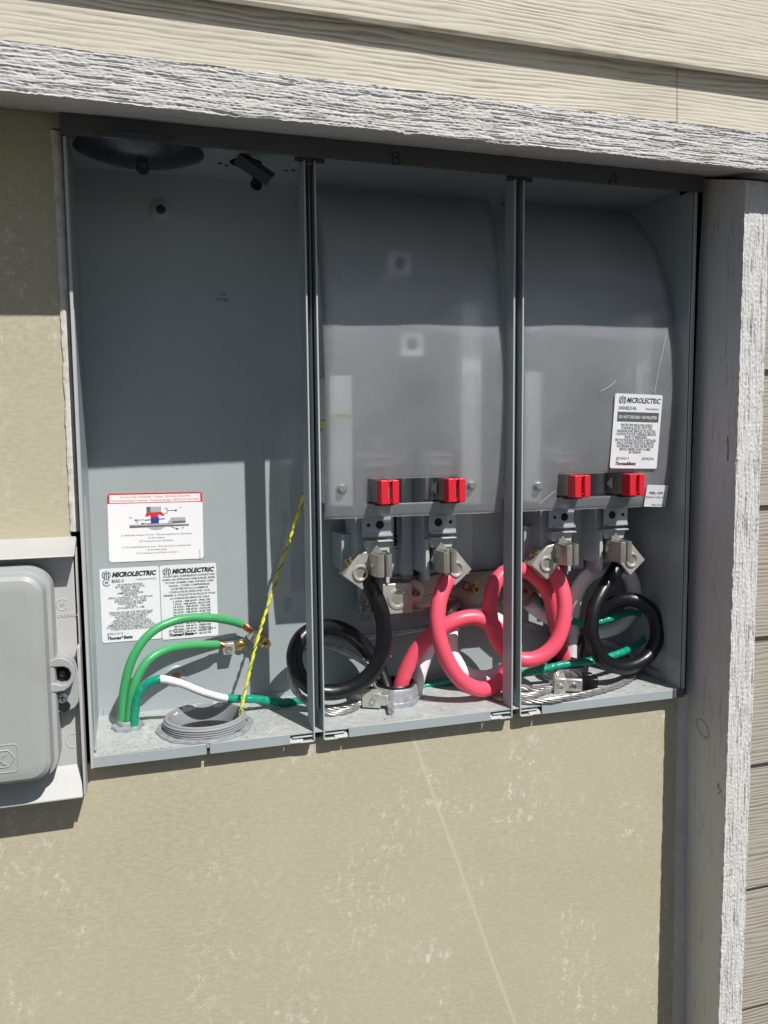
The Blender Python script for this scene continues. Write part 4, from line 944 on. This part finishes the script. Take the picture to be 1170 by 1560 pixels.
# neutral bar across the back
nb = thing('neutral_bar', 'silver neutral bar under clear covers across the back of the middle and right bays', 'neutral bar', (.50, .12, .13))
a, b_ = P(545, 877, .128), P(830, 869, .128); za, zb = P(552, 937, .128).z, a.z
bm = B(); box(bm, a.x, b_.x, .128, .132, za+.004, zb-.002); box(bm, a.x, b_.x, .108, .128, zb-.004, zb-.002); box(bm, a.x, a.x+.09, .112, .128, za+.004, za+.006)
obj('bus_plate', bm, 'alu', nb, bevel=.001)
bm = B(); box(bm, a.x-.004, b_.x+.002, .098, .0992, za-.002, zb+.001); box(bm, a.x-.004, b_.x+.002, .098, .128, zb+.0012, zb+.0022); obj('clear_cover', bm, 'clear', nb)
def nlug(x, y, Y, w, ang, rs, name='neutral_lug', hexr=None):
    p = P(x, y, Y); R_ = Matrix.Translation(p) @ Matrix.Rotation(ang, 4, 'Y'); b = B(); box(b, -w, w, 0, .127-Y, -w, w, R_); o = obj(name, b, 'alu', nb, bevel=.001)
    b = B(); lathe(b, p+Vector((0, .0002, 0)), (0, -1, 0), [(rs, 0), (rs, .0015), (rs*.86, .0022), (rs*.72, .0020), (rs*.66, .0003)], 30); s_ = obj('set_screw', b, 'alu', o)
    b = B(); lathe(b, p+Vector((0, -.0001, 0)), (0, -1, 0), [(rs*.5, 0), (rs*.5, .0004)], 6); obj('hex_recess', b, 'alu_dull' if rs > .01 else 'slot', s_, smooth=False)
nlug(606, 912, .096, .0215, 0, .0150)
nlug(700, 931, .104, .0125, math.radians(48), .0095); nlug(801, 900, .106, .0115, math.radians(40), .0062)
nlug(778, 912, .108, .0115, math.radians(30), .0070)
def stud(x, y, Y, r, m, hx='slot', washer=None, dep=.010):
    p = P(x, y, Y); b = B(); lathe(b, p+Vector((0, .127-Y, 0)), (0, -1, 0), ([(washer, 0), (washer, .002), (r, .0021)] if washer else [(r, 0)])+[(r, .127-Y-.001), (r*.8, .127-Y)], 24); o = obj('bolt', b, m, nb)
    b = B(); lathe(b, p+Vector((0, .0001, 0)), (0, -1, 0), [(r*.55, 0), (r*.55, .0003)], 6); obj('hex_recess', b, hx, o, smooth=False)
stud(637, 905, .104, .0058, 'zinc', 'ink_blue', .0165); stud(711, 893, .098, .0058, 'zinc', 'green_zinc'); stud(726, 898, .112, .0072, 'brass', 'slot', .0095)
bm = B()
for (x0, y0, x1, y1, w_) in ((716, 885, 752, 868, .0012), (735, 878, 746, 862, .0012)): pass
m4 = Matrix.Translation(P(714, 912, .1)) @ Matrix.Rotation(math.radians(45), 4, 'Y'); box(bm, -.017, .017, .0, .0012, -.013, .013, m4); box(bm, -.017, .017, .0012, .027, -.0142, -.013, m4)
obj('clear_lug_cover', bm, 'clear', nb)
bm = B(); m4 = Matrix.Translation(P(560, 925, .105)); box(bm, -.010, .004, 0, .02, -.008, .004, m4); lathe(bm, P(563, 920, .104), (0, -1, 0), [(.005, 0), (.005, .002), (.003, .0028)], 16); obj('bar_clip', bm, 'zinc', nb, bevel=.0008)

# ------------------------------------------------------------------ plastic shields
prof = [(.1445, .7020), (.128, .690), (.105, .670), (.078, .640), (.055, .605), (.038, .565), (.026, .520), (.019, .478), (.0165, .440), (.0168, .395), (.0195, .350), (.024, .305), (.0305, .2625)]
pp = spline([Vector((0, y, z)) for y, z in prof], 8)
def yat(z):
    for i in range(len(pp)-1):
        if pp[i].z >= z >= pp[i+1].z:
            f = (pp[i].z-z)/(pp[i].z-pp[i+1].z+1e-9); return pp[i].y+(pp[i+1].y-pp[i].y)*f
    return pp[-1].y
def shield(x0, x1, cuts, label, bow=.0012):
    """sheet with a window for the jaws: built as strips of quads, then solidified"""
    zc0, zc1 = .2800, .3125
    zs_ = sorted(set([round(p.z, 5) for p in pp]+[zc0, zc1]), reverse=True)
    cx0, cx1 = cuts; xs_ = sorted(set([x0+(x1-x0)*k/16 for k in range(17)]+[cx0, cx1]))
    bm = B(); g = {}
    def v(x, z):
        k_ = (round(x, 6), round(z, 6))
        if k_ not in g:
            f = (x-x0)/(x1-x0); x += max(0, yat(z)-.035)*.30*(f if x0 < .4 else (1-f)); y = yat(z)-(bow*math.sin(f*PI)*min(1, (z-.26)/.1) if z > .26 else 0)+.0012*noise.noise(Vector((x*9, z*9, 1)))
            y = min(y, .1450); g[k_] = bm.verts.new((x, y, z))
        return g[k_]
    for i in range(len(zs_)-1):
        for j in range(len(xs_)-1):
            zm = (zs_[i]+zs_[i+1])/2; xm = (xs_[j]+xs_[j+1])/2
            if zc0 < zm < zc1 and cx0 < xm < cx1: continue
            bm.faces.new((v(xs_[j], zs_[i]), v(xs_[j+1], zs_[i]), v(xs_[j+1], zs_[i+1]), v(xs_[j], zs_[i+1])))
    t = thing('plastic_shield', label, 'shield', ((x0+x1)/2, .03, .2625))
    o = obj('sheet', bm, 'shield', t, ang=80); so_ = o.modifiers.new('thickness', 'SOLIDIFY'); so_.thickness = .0011; so_.offset = 0
    return t
sh1 = shield(.2855, .5290, (c1-.0190, c2+.0165), 'frosted plastic shield curving over the middle bay')
sh2 = shield(.5475, .7900, (c3-.0190, c4+.0165), 'frosted plastic shield over the right bay with white maker label')
for x, y, sh in ((521, 744, sh1), (718, 739, sh1), (820, 740, sh2), (973, 733, sh2)):
    z = P(x, y, .025).z; xx = P(x, y, .022).x; Y = yat(z)-.0008-.004
    b = B(); lathe(b, (xx, Y+.004, z), (0, -1, 0), [(.0075, 0), (.0075, .0012), (.0050, .0014), (.0050, .0065), (.0042, .0072)], 22); o = obj('shield_screw', b, 'zinc', sh)
    b = B(); lathe(b, (xx, Y-.0031, z), (0, -1, 0), [(.0030, 0), (.0030, .0004)], 6); obj('hex_recess', b, 'green_zinc', o, smooth=False)
# stiff scratches (raised burrs) on the shields
bm = B()
def on_sh(x, y, d=.0011):
    Y = .02
    for _ in range(5): p = P(x, y, Y); Y = yat(p.z)-.0012*math.sin(max(0, min(1, (p.x-.5475)/.2425))*PI)-d
    return P(x, y, Y)
for ln in (((1014, 512), (1009, 540), (1003, 565), (998, 595)), ((822, 768), (834, 757), (846, 748)), ((990, 590), (1000, 600)), ((915, 596), (930, 588), (938, 580))):
    tube(bm, [on_sh(*q) for q in ln], .00025, 5)
obj('scratch', bm, 'label', sh2)
# label on the right shield
def slab(tl, tr, bl):
    a, b, c = on_sh(*tl), on_sh(*tr), on_sh(*bl); f = Frame(a, b-a, a-c); return f, (b-a).length, (a-c).length
fr, Wd, Hh = slab((936, 599), (1008, 602), (926, 713)); 
fr.O = fr.O+fr.N*.0022
bm = B(); plate(bm, fr, rrect(0, Wd, -Hh, 0, .003), .0, .0003); l4 = obj('shield_label', bm, 'label', sh2, label='white maker label on the right shield')
k = Wd/.0600
bm = B(); logo_m(bm, fr, .0095*k, -.0068*k, .0085*k, d=.0005)
put_text(bm, fr, 'MICROLECTRIC', .0150*k, -.0095*k, .0078*k, 'L', .0430*k, bold=.0003, shear=.25, d=.0005)
put_text(bm, fr, 'JS4SHIELD-NL', .0050*k, -.0170*k, .0050*k, 'L', .0230*k, d=.0005, bold=.00008); put_text(bm, fr, '7784462/0830230', .0560*k, -.0168*k, .0028*k, 'R', .0170*k, d=.0005)
y = -.0350*k
for s, f in (('PROTECTIVE INSULATING SHIELD', .66), ('TO BE INSTALLED BY UTILITY FOR', .66), ('UNDERGROUND SERVICES OR ELECTRIC', .82), ('CONTRACTOR FOR OVERHEAD SERVICES', .84), ('PRIOR TO ENERGIZING', .47), ('PROTECTEUR EN PLASTIQUE À INSTALLER', .86), ('PAR LE DISTRIBUTEUR POUR SERVICE', .78), ("SOUTERRAIN OU L'ELECTRICIEN POUR", .78), ('SERVICE AÉRIEN AVANT LA MISE', .66), ('EN TENSION', .25)):
    put_text(bm, fr, s, Wd*.5, y, .0040*k, 'C', Wd*f, d=.0005, bold=.00006); y -= (Hh-.0350*k-.0155*k)/9.3
put_text(bm, fr, '@29-0554-19', .0070*k, -Hh+.0095*k, .0042*k, 'L', .0160*k, d=.0005); put_text(bm, fr, 'JS4SHIELDNL', Wd-.0045*k, -Hh+.0095*k, .0042*k, 'R', .0160*k, d=.0005)
put_text(bm, fr, 'Thomas&Betts', .0065*k, -Hh+.0036*k, .0052*k, 'L', .0260*k, bold=.00025, shear=.2, d=.0005)
obj('label_text', bm, 'ink', l4, smooth=False)
bm = B(); plate(bm, fr, [(.0045*k, -.0300*k), (.0570*k, -.0300*k), (.0570*k, -.0195*k), (.0045*k, -.0195*k)], .0004, .0005); obj('label_band', bm, 'ink_dark', l4, smooth=False)
bm = B(); put_text(bm, fr, 'DO NOT DISCARD / NE PAS JETER', Wd*.51, -.0265*k, .0046*k, 'C', Wd*.80, d=.0007, bold=.00005); obj('label_text', bm, 'paper', l4, smooth=False)
fr, Wd, Hh = slab((985, 738), (1017, 739), (983, 771)); fr.O = fr.O+fr.N*.0018
bm = B(); plate(bm, fr, rrect(0, Wd, -Hh, 0, .0015), .0, .0003); l5 = obj('peel_tag', bm, 'label', sh2, label='small white peel-off tag at the lower right corner of the shield')
bm = B(); put_text(bm, fr, 'PEEL OFF /', Wd*.52, -Hh*.42, .0048, 'C', Wd*.74, d=.0005, bold=.0001); put_text(bm, fr, 'ENLEVER LA PELLICULE', Wd*.50, -Hh*.60, .0036, 'C', Wd*.95, d=.0005); put_text(bm, fr, 'PELLICULE', Wd*.66, -Hh*.95, .0036, 'C', Wd*.6, d=.0005)
obj('label_text', bm, 'ink', l5, smooth=False)

# ------------------------------------------------------------------ grey utility box at the left
ub = thing('utility_box', 'grey plastic telephone-style utility box with rounded lid left of the cabinet', 'utility box', (-.12, YP, .10))
BX = P(131, 1190, -.018).x                     # right outer edge
ztop, zbot = P(60, 819, YP).z, P(60, 1222, -.020).z
bm = B(); box(bm, -.42, BX-.004, -.0020, YP+.001, zbot+.022, ztop-.006); obj('base_plate', bm, 'box_lip', ub, bevel=.001)
bm = B()
zv0, zv1 = ztop, P(60, 851, -.030).z           # visor: slopes forward and down
hexa(bm, [(-.42, -.030, zv1), (BX-.001, -.030, zv1), (BX-.0005, YP+.001, ztop-.012), (-.42, YP+.001, ztop-.012), (-.42, -.030, zv1+.0018), (BX-.001, -.030, zv1+.0018), (BX-.0005, YP+.001, ztop), (-.42, YP+.001, ztop)])
obj('visor', bm, 'box_lip', ub, bevel=.0012)
bm = B()                                       # bottom ledge slopes out
zs0 = P(110, 1163, .0).z
hexa(bm, [(-.42, -.024, zbot), (BX-.0035, -.024, zbot), (BX-.0035, .004, zbot+.004), (-.42, .004, zbot+.004), (-.42, -.024, zbot+.002), (BX-.0035, -.024, zbot+.002), (BX-.0060, -.0015, zs0), (-.42, -.0015, zs0)])
obj('bottom_ledge', bm, 'box_lip', ub, bevel=.0008)
bm = B(); box(bm, BX-.0032, BX, -.0195, YP+.001, zbot+.001, P(128, 985, -.018).z); box(bm, BX-.0022, BX, -.0035, YP+.001, P(128, 985, -.018).z, ztop-.012); obj('side_wall', bm, 'box_lip', ub, bevel=.0008)
# rounded lid: stacked rounded outlines
xr, zt_, zb_ = P(84, 1000, -.030).x, P(20, 866, -.040).z, P(20, 1202, -.048).z
bm = B(); rings = []
for (ins, Y, r) in ((0, -.002, .026), (0, -.030, .026), (.0012, -.0325, .0245), (.0050, -.0335, .022), (.0056, -.0350, .022), (.0060, -.0450, .0215), (.0075, -.0500, .020), (.0115, -.0535, .017), (.018, -.0548, .012), (.024, -.0550, .008)):
    rings.append([bm.verts.new((x, Y, z)) for x, z in rrect(-.40+ins, xr-ins, zb_+ins, zt_-ins, r, 10)])
n_ = len(rings[0])
for i in range(len(rings)-1):
    for q in range(n_): bm.faces.new((rings[i][q], rings[i][(q+1) % n_], rings[i+1][(q+1) % n_], rings[i+1][q]))
bm.faces.new(rings[-1])
lid = obj('lid', bm, 'box', ub, ang=28)
# raised emblem on the lid, mostly outside the frame
fr = Frame((0, -.0551, 0), (1, 0, 0), (0, 0, 1)); bm = B()
e0, e1 = P(26, 1133, -.055), P(26, 1175, -.055)
q = rrect(e0.x-.09, e0.x, e1.z, e0.z, .004, 4); q.append(q[0]); f_ = Frame((0, -.0552, 0), (1, 0, 0), (0, 0, 1))
tube(bm, [Vector((a_, -.0550, c_)) for a_, c_ in q], .0007, 6)
q = [(e0.x-.075, e0.z-.006), (e0.x-.009, e0.z-.006), (e0.x-.003, (e0.z+e1.z)/2), (e0.x-.009, e1.z+.006), (e0.x-.075, e1.z+.006)]
tube(bm, [Vector((a_, -.0550, c_)) for a_, c_ in q], .0009, 6)
bt = B(); put_text(bt, Frame((0, -.0550, 0), (1, 0, 0), (0, 0, 1)), 'EX', e0.x-.011, (e0.z+e1.z)/2-.006, .016, 'R', .020, d=0., bold=.0004)
ex = bmesh.ops.extrude_face_region(bt, geom=list(bt.faces)); bmesh.ops.translate(bt, verts=[g_ for g_ in ex['geom'] if isinstance(g_, bmesh.types.BMVert)], vec=(0, -.0009, 0))
obj('emblem_letters', bt, 'box', lid, smooth=False); obj('emblem', bm, 'box', lid)
def raised(bm): ex = bmesh.ops.extrude_face_region(bm, geom=list(bm.faces)); bmesh.ops.translate(bm, verts=[g_ for g_ in ex['geom'] if isinstance(g_, bmesh.types.BMVert)], vec=(0, -.0006, 0))
bt = B(); f_ = Frame((0, -.0020, 0), (1, 0, 0), (0, 0, 1)); p = P(95, 921, -.002); 
put_text(bt, f_, 'SP', p.x, p.z-.002, .0055, 'C', d=0.); p2 = P(103, 937, -.002); put_text(bt, f_, 'LR58608', p2.x+.001, p2.z-.002, .005, 'C', .023, d=0.); raised(bt)
tube(bt, [Vector((p.x+.0062*math.cos(math.radians(a_)), -.0021, p.z+.0062*math.sin(math.radians(a_)))) for a_ in range(40, 330, 20)], .0005, 6)
obj('raised_lettering', bt, 'box_lip', ub, smooth=False)
# latch housing: C-shaped hood round a recessed bolt, screw and hole below
def pz(x, y, Y): p = P(x, y, Y); return (p.x, p.z)
bm = B(); Yf = -.034
outer = [pz(x, y, Yf) for x, y in ((84, 1003), (95, 1002), (106, 1006), (114, 1016), (118, 1030), (120, 1048), (119, 1075), (113, 1085), (101, 1091), (86, 1092), (85, 1080), (79, 1075), (74, 1075), (74, 1012))]
prism(bm, outer, -.020, -.002); ho = obj('latch_housing', bm, 'box', ub, bevel=.003, seg=3)
bm = B()
hood = [pz(x, y, Yf) for x, y in ((66, 1017), (72, 1009), (84, 1003), (94, 1002), (105, 1006), (113, 1015), (115, 1027), (112, 1038), (106, 1047), (98, 1053), (86, 1055), (67, 1056), (74, 1042), (84, 1041), (93, 1044), (101, 1042), (107, 1034), (108, 1026), (104, 1019), (97, 1016), (66, 1018))][:-1]
prism(bm, hood, Yf, -.0195); obj('latch_hood', bm, 'box', ho, bevel=.0013, seg=3, label='C-shaped hood of the latch')
bm = B(); c_ = P(94, 1028, -.0205); lathe(bm, c_, (0, -1, 0), [(.0095, 0), (.0095, .0006)], 30); rc = obj('latch_recess', bm, 'black', ho)
bm = B(); lathe(bm, c_+Vector((.001, 0, .002)), (0, -1, 0), [(.004, 0), (.0038, .003), (.002, .0042)], 18); obj('latch_bolt', bm, 'dark_metal', rc)
bm = B(); lathe(bm, P(95, 1063, -.0205), (0, -1, 0), [(.0062, 0), (.0060, .0014), (.0042, .0026), (.0015, .0030)], 24); sc = obj('latch_screw', bm, 'zinc', ho)
p = P(95, 1063, -.0232); bm = B(); box(bm, p.x-.0035, p.x+.0035, p.y-.0006, p.y, p.z-.0005, p.z+.0005); box(bm, p.x-.0005, p.x+.0005, p.y-.0007, p.y, p.z-.0035, p.z+.0035); obj('screw_slot', bm, 'slot', sc)
bm = B(); lathe(bm, P(98, 1076, -.0202), (0, -1, 0), [(.0064, 0), (.0064, .0005)], 24); obj('latch_hole', bm, 'black', ho)
bm = B(); c_ = P(112, 1128, -.002); lathe(bm, c_, (0, -1, 0), [(.0085, 0), (.0085, .0005), (.0078, .0005), (.0078, .0)], 30, cap=False); obj('moulding_mark', bm, 'box_lip', ub)

# ------------------------------------------------------------------ crumbs on the cabinet floor
bm = B()
for k_ in range(900):
    if k_ < 620: x, y = random.uniform(.006, .24), random.uniform(.003, .14)
    else: x, y = random.uniform(.29, .78), random.uniform(.003, .1)
    if (Vector((x, y))-Vector((HUB.x, HUB.y))).length < .062 or (Vector((x, y))-Vector((NUT.x, NUT.y))).length < .02 or (Vector((x, y))-Vector((BSH.x, BSH.y))).length < .035: continue
    r = random.choice([.0004, .0005, .0007, .0007, .0011, .0016])*random.uniform(.7, 1.2)
    bmesh.ops.create_icosphere(bm, subdivisions=1, radius=r, matrix=Matrix.Translation((x, y, r*.4)) @ Matrix.Rotation(random.random()*6, 4, 'Z') @ Matrix.Diagonal((1, random.uniform(.5, 1.5), .5, 1)))
o = obj('debris', bm, 'debris', None, smooth=False); tag(o, 'pale crumbs and dust scattered over the cabinet floor', 'debris'); o['kind'] = 'stuff'
